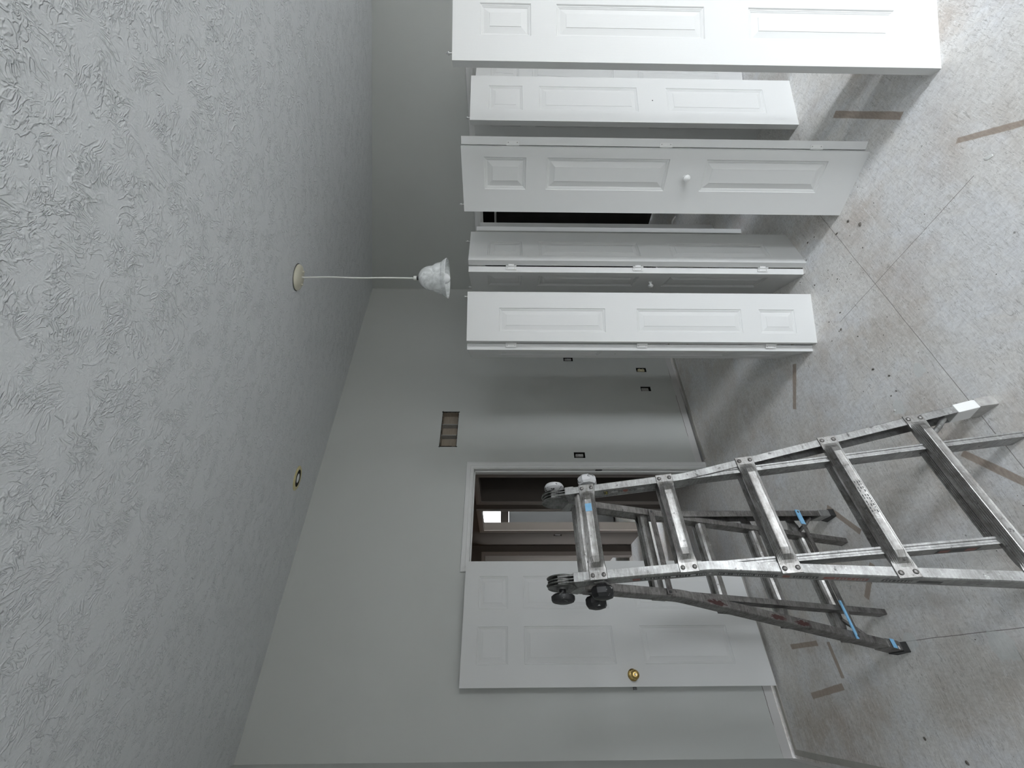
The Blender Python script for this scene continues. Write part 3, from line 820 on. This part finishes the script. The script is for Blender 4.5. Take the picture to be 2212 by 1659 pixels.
def outlet(h, label, name, mat, kind):
    cx_, cz = (h[0] + h[1]) / 2, (h[2] + h[3]) / 2
    w2, h2 = (h[1] - h[0]) / 2, (h[3] - h[2]) / 2
    o = empty(name, (cx_, 0, cz)); tag(o, label, 'outlet' if 'outlet' in name else 'switch', 'uncovered outlets and switches in the doorway wall')
    mb = MB().box(-w2 - 0.001, w2 + 0.001, 0.045, 0.06, -h2 - 0.001, h2 + 0.001)
    for a in (-1, 1):
        mb.box(min(a * w2, a * (w2 - 0.003)), max(a * w2, a * (w2 - 0.003)), 0.003, 0.046, -h2, h2)
        mb.box(-w2, w2, 0.003, 0.046, min(a * h2, a * (h2 - 0.003)), max(a * h2, a * (h2 - 0.003)))
    mb.build('wall_box', M['dark'], o)
    if kind == 'duplex':
        dv = MB().box(-0.014, 0.014, 0.004, 0.03, -0.036, 0.036).build('receptacle', mat, o, bevel=0.003)
        for z in (-0.018, 0.018):
            f_ = MB().lathe([(0.0, 0.004), (0.0155, 0.004), (0.0155, 0.001), (0.014, 0.0), (0.0, 0.0)], 24, (0, 0, z), (0, 1, 0)).build('socket_face', mat, dv, smooth=True)
        for x in (-0.0065, 0.0065):
            for z in (-0.019, 0.017):
                MB().box(x - 0.0015, x + 0.0015, -0.0005, 0.001, z - 0.005, z + 0.005).build('slot', M['black'], dv)
    elif kind == 'switch':
        dv = MB().box(-0.013, 0.013, 0.004, 0.03, -0.034, 0.034).build('switch_body', mat, o, bevel=0.002)
        MB().box(-0.005, 0.005, -0.006, 0.006, -0.004, 0.012).build('toggle', M['white'], dv, bevel=0.001)
    else:
        MB().box(-w2 + 0.004, w2 - 0.012, 0.010, 0.02, -0.03, 0.04).build('bracket', mat, o, bevel=0.001)
    return o


outlet(OUT[0], 'uncovered light switch high on the wall beside the upside-down folding door', 'light_switch', M['grey'], 'switch')
outlet(OUT[1], 'uncovered outlet with yellowed socket low on the wall, near the folding door', 'electrical_outlet', M['ivory'], 'duplex')
outlet(OUT[2], 'empty low outlet hole in the wall, left of the yellowed socket', 'electrical_outlet', M['grey'], 'empty')
outlet(OUT[3], 'uncovered light switch just right of the doorway casing', 'light_switch', M['grey'], 'switch')
hs = empty('light_switch', (HS, 2.205, 1.085), math.radians(-90)); tag(hs, 'uncovered light switch inside the hall, seen through the doorway', 'switch')
mbh = MB().box(-0.032, 0.032, 0.045, 0.055, -0.056, 0.056); mbh.build('wall_box', M['dark'], hs)
MB().box(-0.012, 0.012, 0.004, 0.03, -0.034, 0.034).build('switch_body', M['white'], hs, bevel=0.002)

# ---------------------------------------------------------------- pendant lamp
pc = R(0.581, 2.278)
pt = -pc.y
pn = empty('pendant_lamp', (pc.x, pc.y, ceil_z(pt)))
tag(pn, 'bell-shaped alabaster glass pendant hanging on a white cord from the sloping ceiling', 'lamp')
tilt = math.atan(0.2535)
nrm = Vector((0, -math.sin(tilt), -math.cos(tilt)))
nrm = Vector((0, math.sin(tilt), -math.cos(tilt)))
cn = MB().lathe([(0.0, 0.0), (0.070, 0.0), (0.072, 0.006), (0.068, 0.014), (0.052, 0.021), (0.020, 0.026), (0.0, 0.027)], 48, (0, 0, 0), nrm).build('canopy', M['cream'], pn, smooth=True)
MB().lathe([(0.075, 0.0), (0.075, 0.0018), (0.0, 0.0018)], 40, (0, 0, 0), nrm).build('gasket', M['black'], pn)
for a in (0.8, 3.9):
    side = nrm.cross(Vector((1, 0, 0))).normalized()
    dirv = Vector((1, 0, 0)) * math.cos(a) + side * math.sin(a)
    MB().lathe([(0.004, 0.0), (0.0055, 0.004), (0.004, 0.010), (0.0, 0.011)], 14, dirv * 0.035 + nrm * 0.024, nrm).build('cap_nut', M['cream'], cn, smooth=True)
zc = ceil_z(pt)
def zz(z): return z - zc
MB().lathe([(0.006, -0.022), (0.005, -0.036), (0.0, -0.037)], 14).build('strain_relief', M['cord'], pn, smooth=True)
pts = []
for i in range(22):
    f_ = i / 21
    pts.append((0.0028 * math.sin(f_ * 9) * (1 - f_) , 0.002 * math.sin(f_ * 13 + 1) * (1 - f_), -0.02 + (zz(2.285) + 0.02) * f_))
MB().tube(pts, 0.0042, 10).build('cord', M['cord'], pn, smooth=True)
sk = MB().lathe([(0.004, zz(2.298)), (0.012, zz(2.292)), (0.012, zz(2.277)), (0.0, zz(2.276))], 24).build('socket_cap', M['cord'], pn, smooth=True)
MB().lathe([(0.011, zz(2.278)), (0.011, zz(2.262)), (0.0, zz(2.262))], 24).build('collar', M['black'], pn)
prof = [(0.012, 2.266), (0.024, 2.263), (0.038, 2.256), (0.050, 2.245), (0.059, 2.230), (0.065, 2.212), (0.0675, 2.196), (0.068, 2.186), (0.0705, 2.185), (0.0705, 2.181), (0.0735, 2.180), (0.080, 2.170), (0.084, 2.157), (0.086, 2.143), (0.0885, 2.142), (0.0885, 2.138), (0.094, 2.133), (0.101, 2.123), (0.107, 2.114), (0.109, 2.110), (0.108, 2.107), (0.104, 2.108)]
inner = [(r - 0.004, z + 0.001) for r, z in reversed(prof[1:-1])] + [(0.010, 2.260)]
MB().lathe([(r, zz(z)) for r, z in prof + inner], 64, closed=True).build('glass_shade', M['shade'], pn, smooth=True, ang=38)
MB().lathe([(0.0, zz(2.092)), (0.013, zz(2.095)), (0.024, zz(2.104)), (0.030, zz(2.119)), (0.029, zz(2.134)), (0.022, zz(2.152)), (0.015, zz(2.170)), (0.013, zz(2.200)), (0.0, zz(2.200))], 40).build('bulb', M['bulb'], pn, smooth=True, ang=60)

# recessed light
rc = R(-0.668, 2.925); rt = -rc.y
rl = empty('recessed_light', (rc.x, rc.y, ceil_z(rt)))
tag(rl, 'round recessed ceiling light with yellowed trim ring near the doorway wall', 'light')
MB().lathe([(0.060, 0.0), (0.086, 0.0), (0.086, 0.003), (0.078, 0.008), (0.066, 0.009), (0.060, 0.007), (0.060, 0.0)], 48, (0, 0, 0), nrm, closed=True).build('trim_ring', M['ring'], rl, smooth=True)
MB().lathe([(0.060, 0.0065), (0.052, 0.003), (0.046, 0.0015), (0.0, 0.0012)], 40, (0, 0, 0), nrm).build('baffle', M['dark'], rl, smooth=True)
MB().lathe([(0.036, 0.0015), (0.034, 0.006), (0.024, 0.010), (0.0, 0.012)], 32, (0, 0, 0), nrm).build('bulb', M['bulb'], rl, smooth=True)

# ---------------------------------------------------------------- folding multi-position ladder
LX, LY, PSI, AL, HH, S1, W0, SB, SL, N0, AL2, DS = -0.62103916, 1.65403583, 0.72137515, 0.27550188, 1.56732283, 0.11983211, 0.33735669, 0.50404681, 0.12848205, 0.06534028, 0.29090577, 0.30880821
er = (math.cos(PSI), math.sin(PSI)); en = (math.sin(PSI), -math.cos(PSI))
lad = empty('folding_ladder', R(LX, LY)); LBASE = R(LX, LY)
tag(lad, 'worn paint-splattered aluminium folding ladder set up as an A-frame', 'ladder')
ER, EN, EZ = Rv(*er), Rv(*en), Vector((0, 0, 1))


def LP(lat, s, dep, near):
    a = AL if near > 0 else AL2
    return EZ * HH + EN * near * (N0 + math.sin(a) * s + dep * math.cos(a)) + ER * lat + EZ * (-math.cos(a) * s + dep * math.sin(a))


def wlat(s): return W0 / 2 + max(0.0, s - SB) * SL


for near in (1, -1):
    a_ = AL if near > 0 else AL2
    L = HH / math.cos(a_)
    amat = M['alu'] if near > 0 else M['alu_dark']
    # outer rails: open channels facing inward, flared below the bend
    for side in (1, -1):
        prof = [(-0.015, 0.0), (0.015, 0.0), (0.015, -0.066), (-0.015, -0.066), (-0.015, -0.063), (0.0115, -0.063), (0.0115, -0.003), (-0.015, -0.003)]
        prof = [(-0.015, 0.0), (0.012, 0.0), (0.0155, -0.004), (0.0155, -0.062), (0.012, -0.066), (-0.015, -0.066), (-0.015, -0.0625), (0.0115, -0.0625), (0.0115, -0.0035), (-0.015, -0.0035)]
        rings = []
        for s in (0.045, 0.25, SB - 0.04, SB - 0.012, SB + 0.012, SB + 0.04, 0.9, 1.25, L - 0.055):
            wl_ = wlat(s)
            if abs(s - SB) < 0.02: wl_ += 0.0004
            rings.append([LP(side * (wl_ + x), s, y, near) for x, y in prof])
        rail = MB().loft(rings).build('outer_rail', amat, lad)
        # shoe
        def shoe(s0, s1, grow, mat, nm):
            rr = []
            for s, g in ((s0, grow * 0.5), (s0 + 0.012, grow), (s1 - 0.01, grow), (s1, 0.0)):
                wl_ = wlat(s)
                rr.append([LP(side * (wl_ + x), s, y, near) for x, y in ((-0.017 - g, 0.002 + g), (0.017 + g, 0.002 + g), (0.017 + g, -0.069 - g), (-0.017 - g, -0.069 - g))])
            return MB().loft(rr).build(nm, mat, rail, bevel=0.002)
        mats = {(1, 1): M['hinge'], (1, -1): M['grey'], (-1, 1): M['alu'], (-1, -1): M['alu_dark']}
        shoe(L - 0.13, L - 0.055, 0.0008, mats[(near, side)], 'shoe_cap')
        MBs = MB()
        wl_ = wlat(L - 0.03)
        # rubber foot reaches the floor with a level sole
        top = [LP(side * (wl_ + x), L - 0.056, y, near) for x, y in ((-0.018, 0.003), (0.018, 0.003), (0.018, -0.070), (-0.018, -0.070))]
        bot = []
        for x, y in ((-0.020, 0.006), (0.020, 0.006), (0.020, -0.076), (-0.020, -0.076)):
            p = LP(side * (wl_ + x), L - 0.02, y, near); q_ = LP(side * (wl_ + x), L + 0.06, y, near)
            f_ = p.z / (p.z - q_.z); p = p + (q_ - p) * f_; p.z = 0.0005; bot.append(p)
        MBs.loft([top, bot]).build('rubber_foot', M['grey'] if (near, side) == (1, 1) else M['rubber'], rail, bevel=0.002)
        # diagonal strut from rail to bottom rung
        sb_ = S1 + DS * 4
        pa = LP(side * (wlat(sb_ + 0.11) - 0.012), sb_ + 0.11, -0.03, near)
        pb = LP(side * (wlat(sb_) - 0.075), sb_ + 0.012, -0.012, near)
        mid_ = (pa + pb) / 2 + EZ * -0.006
        MB().tube([pa, mid_, pb], 0.009, 12).build('corner_brace', amat, lad, smooth=True)
        # inner rail, straight, ends on the floor
        pr = [(-0.0125, -0.006), (0.0095, -0.006), (0.0095, -0.058), (-0.0125, -0.058)]
        pr = [(-0.0125, -0.005), (-0.006, -0.005), (-0.004, -0.008), (0.002, -0.008), (0.004, -0.005), (0.0095, -0.005), (0.0095, -0.058), (-0.0125, -0.058)]
        def toL(x, y, s):
            return LP(side * (W0 / 2 + x), s, y, near)
        tops = [toL(x, y, 0.03) for x, y in pr]; bots = []
        for x, y in pr:
            p, q_ = toL(x, y, L - 0.05), toL(x, y, L + 0.06)
            f_ = (p.z - 0.001) / (p.z - q_.z); bots.append(p + (q_ - p) * f_)
        ir = MB().loft([tops, [toL(x, y, 0.8) for x, y in pr], bots]).build('inner_rail', amat, lad)
        # hinge sleeve at the top
        sl = [(-0.0165, 0.0015), (0.017, 0.0015), (0.017, -0.0675), (-0.0165, -0.0675)]
        MB().loft([[LP(side * (W0 / 2 + x), s, y, near) for x, y in sl] for s in (0.03, 0.068)]).build('sleeve', M['alu'], lad, bevel=0.0015)

    # outer rungs: flattened ends riveted to the rail faces, ribbed body between
    for i in range(5):
        s = S1 + DS * i
        w = wlat(s)
        def body(k_):                     # cross-section: (along rail, outward); k_ 0 = flattened plate, 1 = full body
            fu = [(-0.0285, 0.0)]
            for r_i in range(5):
                f0, f1 = r_i / 5, (r_i + 0.62) / 5
                fu += [(-0.0285 + 0.0150 * f0, 0.002 + 0.024 * f0), (-0.0285 + 0.0150 * f1, 0.002 + 0.024 * f1 + 0.0006), (-0.0265 + 0.0150 * (f1 + 0.05), 0.002 + 0.024 * f1)]
            fu += [(-0.0135, 0.0262), (-0.0115, 0.0270), (-0.006, 0.0266)]
            fu = fu + [(0.0, 0.0265)] + [(-a, b) for a, b in reversed(fu)]
            nn = len(fu)
            fl = [(-0.032 + 0.064 * q_i / (nn - 1), 0.0042 if 0 < q_i < nn - 1 else 0.001) for q_i in range(nn)]
            return [(a * (1 - k_) + c_ * k_, b * (1 - k_) + d_ * k_) for (a, b), (c_, d_) in zip(fl, fu)]
        rings = []
        x_end = w + 0.0155
        for lat, k_ in ((-x_end, 0), (-x_end + 0.030, 0), (-x_end + 0.040, 0.15), (-x_end + 0.055, 0.7), (-x_end + 0.075, 1), (x_end - 0.075, 1), (x_end - 0.055, 0.7), (x_end - 0.040, 0.15), (x_end - 0.030, 0), (x_end, 0)):
            sec = body(k_)
            bk = [(sec[-1][0] * 0.98, 0.0006 - 0.014 * k_), (0.0, 0.0006 - 0.018 * k_), (sec[0][0] * 0.98, 0.0006 - 0.014 * k_)]
            rings.append([LP(lat, s + a, d_, near) for a, d_ in sec + bk])
        if near > 0 or True:
            rg = MB().loft(rings).build('rung', M['alu_rung'], lad)
        for side in (1, -1):
            for k_ in (-1, 1):
                aa = AL if near > 0 else AL2
                nv = EN * near * math.cos(aa) + EZ * math.sin(aa)
                MB().lathe([(0.0078, 0.0), (0.0075, 0.002), (0.005, 0.0042), (0.0, 0.005)], 16, LP(side * (w + 0.0005), s + k_ * 0.0195, 0.0041, near), nv).build('rivet', M['alu_dark'], rg, smooth=True)
        # inner rung: ribbed tube between the inner rails
        sI = s - 0.012 if i else s - 0.030
        prof = [(a * 0.92, b * 0.9 - 0.034) for a, b in body(1)] + [(0.020, -0.043), (0.012, -0.050), (-0.012, -0.050), (-0.020, -0.043)]
        xin = W0 / 2 - 0.0122
        if sI < L - 0.03:
            MB().loft([[LP(lat, sI + a, b, near) for a, b in prof] for lat in (-xin, xin)]).build('inner_rung', M['alu_rung'], lad)

# flat cross bars on the inside of the rear half
for s, mat, wx in ((S1 + DS * 1 + 0.012, M['alu_dark'], 0.168), (S1 + DS * 4 - 0.01, M['alu_dark'], 0.300)):
    mb = MB()
    w = min(wlat(s), wx)
    if wx > 0.2: w = wlat(s) + 0.004
    def tf(q_): return LP(q_.x, s + q_.z, q_.y, -1)
    mb.box(-w - 0.010, w + 0.010, -0.0735, -0.0695, -0.013, 0.013, tf)
    bar = mb.build('cross_bar', mat, lad, bevel=0.001)
    for side in (1, -1):
        MB().lathe([(0.006, 0.0), (0.0055, 0.002), (0.0, 0.004)], 14, LP(side * w, s, -0.0735, -1), EN * math.cos(AL2) - EZ * math.sin(AL2)).build('rivet', M['black'], bar, smooth=True)
    if wx > 0.2:
        MB().box(w - 0.065, w + 0.0105, -0.0742, -0.0692, -0.0137, 0.0137, tf).build('blue_tape', M['blue'], bar)
        MB().box(-w - 0.0105, -w + 0.14, -0.0742, -0.0692, -0.0137, -0.002, tf).build('blue_tape', M['blue'], bar)

# hinges: stacked round plates, arms and lock knobs
hc_s = 0.0
for side in (1, -1):
    hub = EZ * (HH + 0.005) + ER * side * (W0 / 2)
    hg = None
    plates = MB()
    for k_, (x0, x1, r_) in enumerate(((-0.019, -0.0135, 0.056), (-0.006, 0.0, 0.053), (0.005, 0.0105, 0.058), (0.0155, 0.019, 0.054))):
        plates.lathe([(0.0, x0), (r_ - 0.003, x0), (r_, x0 + 0.002), (r_, x1 - 0.002), (r_ - 0.003, x1), (0.0, x1)], 40, hub, ER * side)
    plates.lathe([(0.0, -0.020), (0.020, -0.020), (0.020, 0.0235), (0.0, 0.0235)], 24, hub, ER * side)
    hg = plates.build('hinge', M['hinge_metal'], lad, smooth=True, ang=30)
    for near in (1, -1):
        # tongue from the plates into the rail sleeve
        for x0, x1 in ((-0.0135, -0.006), (0.0, 0.005), (0.0105, 0.0155)):
            rr = []
            for x in (x0, x1):
                rr.append([hub + ER * side * x + (LP(0, -0.035, -0.005, near) - EZ * HH) * 1.0 - EZ * 0.0 if False else ER * side * (W0 / 2 + x) + LP(0, sv, dv, near) for sv, dv in ((-0.030, -0.010), (0.045, -0.003), (0.045, -0.063), (0.010, -0.095), (-0.030, -0.085))])
            MB().loft(rr).build('hinge_arm', M['hinge_metal'], hg, bevel=0.001)
    # palm button on the hinge
    a0 = 0.022
    rk = 0.044 if side < 0 else 0.042
    MB().lathe([(0.012, a0), (0.013, a0 + 0.012), (rk * 0.8, a0 + 0.017), (rk, a0 + 0.024), (rk, a0 + 0.034), (rk * 0.9, a0 + 0.041), (rk * 0.6, a0 + 0.045), (0.0, a0 + 0.046)], 14 if side < 0 else 30, hub, ER * side).build('lock_button', M['splat'] if side < 0 else M['splat2'], hg, smooth=True, ang=35)
    # spring lock tabs on the outer rails
    for near in (1, -1):
        s = S1 + 0.005
        p = LP(side * (W0 / 2 + 0.0155), s, -0.033, near)
        MB().lathe([(0.030, 0.0), (0.026, 0.006), (0.014, 0.012), (0.012, 0.016)], 4, p, ER * side).build('lock_bracket', M['alu'], lad, bevel=0.002)
        MB().lathe([(0.020, 0.012), (0.034, 0.015), (0.041, 0.024), (0.041, 0.042), (0.034, 0.052), (0.020, 0.056), (0.0, 0.057)], 8, p, ER * side).build('lock_knob', M['splat2'] if side > 0 else M['splat'], lad, smooth=True, ang=30)

# decals on the rails
def decal(pts, mat, nm='label', par=None):
    return MB().add(pts, [(0, 1, 2, 3), (3, 2, 1, 0)][:1]).build(nm, mat, par or lad)


def web_quad(s0, s1, d0, d1, near, side, lift=0.0162):
    return [LP(side * (wlat(s) + lift), s, d_, near) for s, d_ in ((s0, d0), (s1, d0), (s1, d1), (s0, d1))]


def in_quad(s0, s1, d0, d1, lat=-0.0129, side=1, near=1):
    return [LP(side * (W0 / 2 + lat), s, d_, near) for s, d_ in ((s0, d0), (s1, d0), (s1, d1), (s0, d1))]


rails = [o for o in COL.objects if o.name.startswith('outer_rail')]
NR_, NL_ = rails[0], rails[1]
FR_, FL_ = rails[2], rails[3]
# long black warning label on the outside of the near left rail
segs = [(0.235, 0.485), (0.519, 0.70)]
for a, b in segs:
    lb = decal(web_quad(a, b, -0.022, -0.050, 1, -1, 0.0158), M['black'], 'label', NL_); lb['label'] = 'long black warning label'
lb = decal(web_quad(0.235, 0.262, -0.026, -0.046, 1, -1, 0.0160), M['red'], 'label', NL_)
x = 0.268
marks = MB(); rnd.seed(3)
while x < 0.69:
    if 0.482 < x < 0.522: x += 0.004; continue
    if 0.365 < x < 0.385 or 0.43 < x < 0.45:
        marks.add(web_quad(x, x + 0.018, -0.028, -0.044, 1, -1, 0.0161), [(0, 1, 2, 3)]); x += 0.026
        continue
    wd = rnd.choice((0.0015, 0.0025, 0.003)); hh_ = rnd.uniform(0.004, 0.010)
    marks.add(web_quad(x, x + wd, -0.036 + hh_, -0.036 - hh_, 1, -1, 0.0161), [(0, 1, 2, 3)])
    x += wd + rnd.choice((0.002, 0.003, 0.004, 0.008))
marks.build('printed_text', M['white'], NL_)
for a, b, mt in ((0.715, 0.735, 'red'), (0.745, 0.815, 'black'), (0.83, 0.95, 'red'), (0.985, 1.06, 'black'), (1.075, 1.135, 'black')):
    decal(web_quad(a, b, -0.024, -0.048, 1, -1, 0.0159), M[mt], 'label', NL_)
marks = MB()
for a, b in ((0.75, 0.81), (0.86, 0.94), (0.99, 1.055)):
    x = a
    while x < b:
        marks.add(web_quad(x, x + 0.004, -0.029, -0.043, 1, -1, 0.0161), [(0, 1, 2, 3)]); x += rnd.choice((0.007, 0.009, 0.012))
marks.build('printed_text', M['grey'], NL_)
MB().lathe([(0.010, 0.0), (0.010, 0.0006), (0.0, 0.0006)], 24, LP(-(wlat(0.502) + 0.0158), 0.502, -0.036, 1), -ER).build('white_dot', M['white'], NL_)
# printed marks on the inside of the near right rail
q1 = decal(in_quad(0.185, 0.203, -0.020, -0.048), M['black'], 'label', NR_)
decal(in_quad(0.1875, 0.2005, -0.023, -0.027, -0.0132), M['yellow'], 'label', NR_)
decal(in_quad(0.1875, 0.2005, -0.041, -0.045, -0.0132), M['yellow'], 'label', NR_)
decal(in_quad(0.196, 0.2005, -0.029, -0.039, -0.0132), M['yellow'], 'label', NR_)
MB().add([LP(W0 / 2 - 0.0130, s, d_, 1) for s, d_ in ((0.213, -0.034), (0.227, -0.022), (0.227, -0.029), (0.242, -0.029), (0.242, -0.039), (0.227, -0.039), (0.227, -0.046))], [tuple(range(7))]).build('arrow', M['white'], NR_)
MB().add([LP(W0 / 2 - 0.0130, s, d_, 1) for s, d_ in ((0.352, -0.034), (0.338, -0.022), (0.338, -0.029), (0.322, -0.029), (0.322, -0.039), (0.338, -0.039), (0.338, -0.046))], [tuple(range(7))]).build('arrow', M['white'], NR_)
MB().lathe([(0.0105, 0.0), (0.0105, 0.0004), (0.0, 0.0004)], 24, LP(W0 / 2 - 0.0128, 0.274, -0.034, 1), -ER).build('emblem', M['red'], NR_)
marks = MB()
for x0, x1 in ((0.246, 0.261), (0.287, 0.299), (0.302, 0.318)):
    x = x0
    while x < x1:
        hh_ = rnd.uniform(0.006, 0.013)
        marks.add(in_quad(x, x + 0.0016, -0.034 + hh_, -0.034 - hh_, -0.0130), [(0, 1, 2, 3)]); x += 0.0034
marks.build('printed_text', M['black'], NR_)
# oval logo sticker on the near left inner rail
IR = [o for o in COL.objects if o.name.startswith('inner_rail')]
for s0, s1, mt in ((1.170, 1.285, 'black'),):
    decal(in_quad(s0, s1, -0.020, -0.050, 0.0101, -1), M[mt], 'label', IR[1])
for s0 in (1.178, 1.250):
    decal(in_quad(s0, s0 + 0.028, -0.024, -0.046, 0.0103, -1), M['red'], 'label', IR[1])
# blue tape on the top rung, label on the fourth rung
def rung_patch(i, lat0, lat1, mat, nm, d_=0.0274, h2=0.0125):
    s = S1 + DS * i
    o = MB().add([LP(lat0, s - h2, d_, 1), LP(lat1, s - h2, d_, 1), LP(lat1, s + h2, d_, 1), LP(lat0, s + h2, d_, 1)], [(0, 1, 2, 3)]).build(nm, mat, lad)
    return o


rung_patch(0, 0.060, 0.092, M['blue'], 'blue_tape')
marks = MB(); rnd.seed(9)
s = S1 + DS * 3
for blk, (a, b) in enumerate(((0.055, 0.015), (0.005, -0.055))):
    x = a
    while x > b:
        for row in (-0.008, 0.0, 0.007):
            if rnd.random() < 0.75:
                ln = rnd.uniform(0.003, 0.009)
                marks.add([LP(x, s + row - 0.0016, 0.0274, 1), LP(x - ln, s + row - 0.0016, 0.0274, 1), LP(x - ln, s + row + 0.0016, 0.0274, 1), LP(x, s + row + 0.0016, 0.0274, 1)], [(0, 1, 2, 3)])
        x -= 0.011
marks.build('printed_text', M['black'], lad)
# rear left foot: blue tape and red paint splashes
Lr = HH / math.cos(AL2)
def fquad(side, s0, s1, l0, l1, dep): return [LP(side * (wlat(s) + l), s, dep, -1) for s, l in ((s0, l0), (s1, l0), (s1, l1), (s0, l1))]
MB().add(fquad(-1, Lr - 0.112, Lr - 0.088, -0.019, 0.016, -0.0722), [(0, 1, 2, 3)]).build('blue_tape', M['blue'], FL_)
MB().add(fquad(-1, Lr - 0.085, Lr - 0.076, 0.004, 0.018, -0.0725), [(0, 1, 2, 3)]).build('white_tape', M['white'], FL_)
rnd.seed(12)
for s0, s1 in ((0.60, 0.72), (0.90, 1.0), (1.02, 1.12)):
    poly = []
    n_ = 36
    for i in range(n_):
        an = 2 * math.pi * i / n_; r_ = rnd.uniform(0.35, 1.0) if i % 2 else rnd.uniform(0.7, 0.9)
        s = (s0 + s1) / 2 + math.cos(an) * r_ * (s1 - s0) / 2; l_ = 0.003 + math.sin(an) * r_ * 0.012
        poly.append(LP(-(wlat(s) + l_), s, -0.0664, -1))
    MB().add(poly, [tuple(range(n_))]).build('paint_splash', M['redpaint'], FL_)

# ---------------------------------------------------------------- litter on the floor
def crumb(p, s, seed, mat, name, label, cat, flat=0.45, par=None):
    r_ = random.Random(seed); mb = MB(); n_ = 8; rings = []
    base = [(s * r_.uniform(0.6, 1.1), 2 * math.pi * j / n_) for j in range(n_)]
    for f_, z in ((1.0, 0.0), (0.85, s * flat * 0.6), (0.4, s * flat)):
        rings.append([Vector((a * f_ * math.cos(b), a * f_ * math.sin(b) * 0.7, z)) for a, b in base])
    o = mb.loft(rings).build(name, mat)
    o.location = (p[0], -p[1], 0.0003); o.rotation_euler = (0, 0, r_.uniform(0, 6.28))
    if label: tag(o, label, cat)
    return o


dark = [((2.465, 1.929), 0.008), ((2.447, 1.978), 0.006), ((2.317, 2.086), 0.011), ((2.226, 2.199), 0.013), ((2.306, 2.167), 0.009), ((1.88, 1.8), 0.011), ((1.592, 1.825), 0.009), ((1.515, 1.873), 0.008), ((1.958, 1.849), 0.007),
        ((1.779, 1.854), 0.006), ((2.219, 1.816), 0.006), ((2.324, 1.749), 0.005), ((1.438, 1.859), 0.006), ((1.433, 1.825), 0.006), ((0.171, 1.089), 0.008), ((0.112, 1.246), 0.010), ((1.971, 2.408), 0.004)]
mb = MB(); rr = random.Random(5)
pts_ = [(p, s) for p, s in dark] + [((rr.uniform(0.4, 3.6), rr.uniform(0.3, 3.0)), rr.uniform(0.0012, 0.0035)) for _ in range(130)] + [((2.1 + rr.gauss(0, 0.2), 1.9 + rr.gauss(0, 0.16)), rr.uniform(0.0015, 0.005)) for _ in range(50)]
for (p, s) in pts_:
    n_ = 6; ph = rr.uniform(0, 6.28); st = rr.uniform(0.5, 1.0)
    bs = [(s * rr.uniform(0.6, 1.1), 2 * math.pi * j / n_) for j in range(n_)]
    rings = []
    for f_, z in ((1.0, 0.0003), (0.5, s * 0.5)):
        rings.append([Vector((p[0] + (a * f_ * math.cos(b) * math.cos(ph) - a * f_ * st * math.sin(b) * math.sin(ph)), -p[1] + (a * f_ * math.cos(b) * math.sin(ph) + a * f_ * st * math.sin(b) * math.cos(ph)), z)) for a, b in bs])
    mb.loft(rings)
tag(mb.build('floor_debris', M['crumb']), 'dark crumbs and specks scattered over the pale subfloor', 'debris', kind='stuff')
crumb((0.847 + 0.0, 1.498), 0.001, 1, M['chip'], 'paint_chip', None, None) if False else None
cp = R(0.847, 1.498)
crumb((cp.x, -cp.y), 0.016, 2, M['chip'], 'paint_chip', 'thin white paint chip on the floor below the knobbed folding door', 'paint chip', 0.12)
cp = R(1.918, 2.516)
crumb((1.37, 1.80), 0.006, 4, M['chip'], 'paint_chip', 'tiny white crumb on the floor right of the near ladder foot', 'paint chip', 0.6)
cv = []
for i in range(12):
    f_ = i / 11
    cv.append(Vector((0.757 + 0.022 * f_ + 0.006 * math.sin(6 * f_), -1.050 - 0.020 * math.sin(4 * f_), 0.002 + 0.002 * math.sin(5 * f_))))
tag(MB().tube(cv, 0.0016, 6).build('wire_scrap', M['steel'], smooth=True), 'short curled wire scrap on the floor between the ladder halves', 'wire')
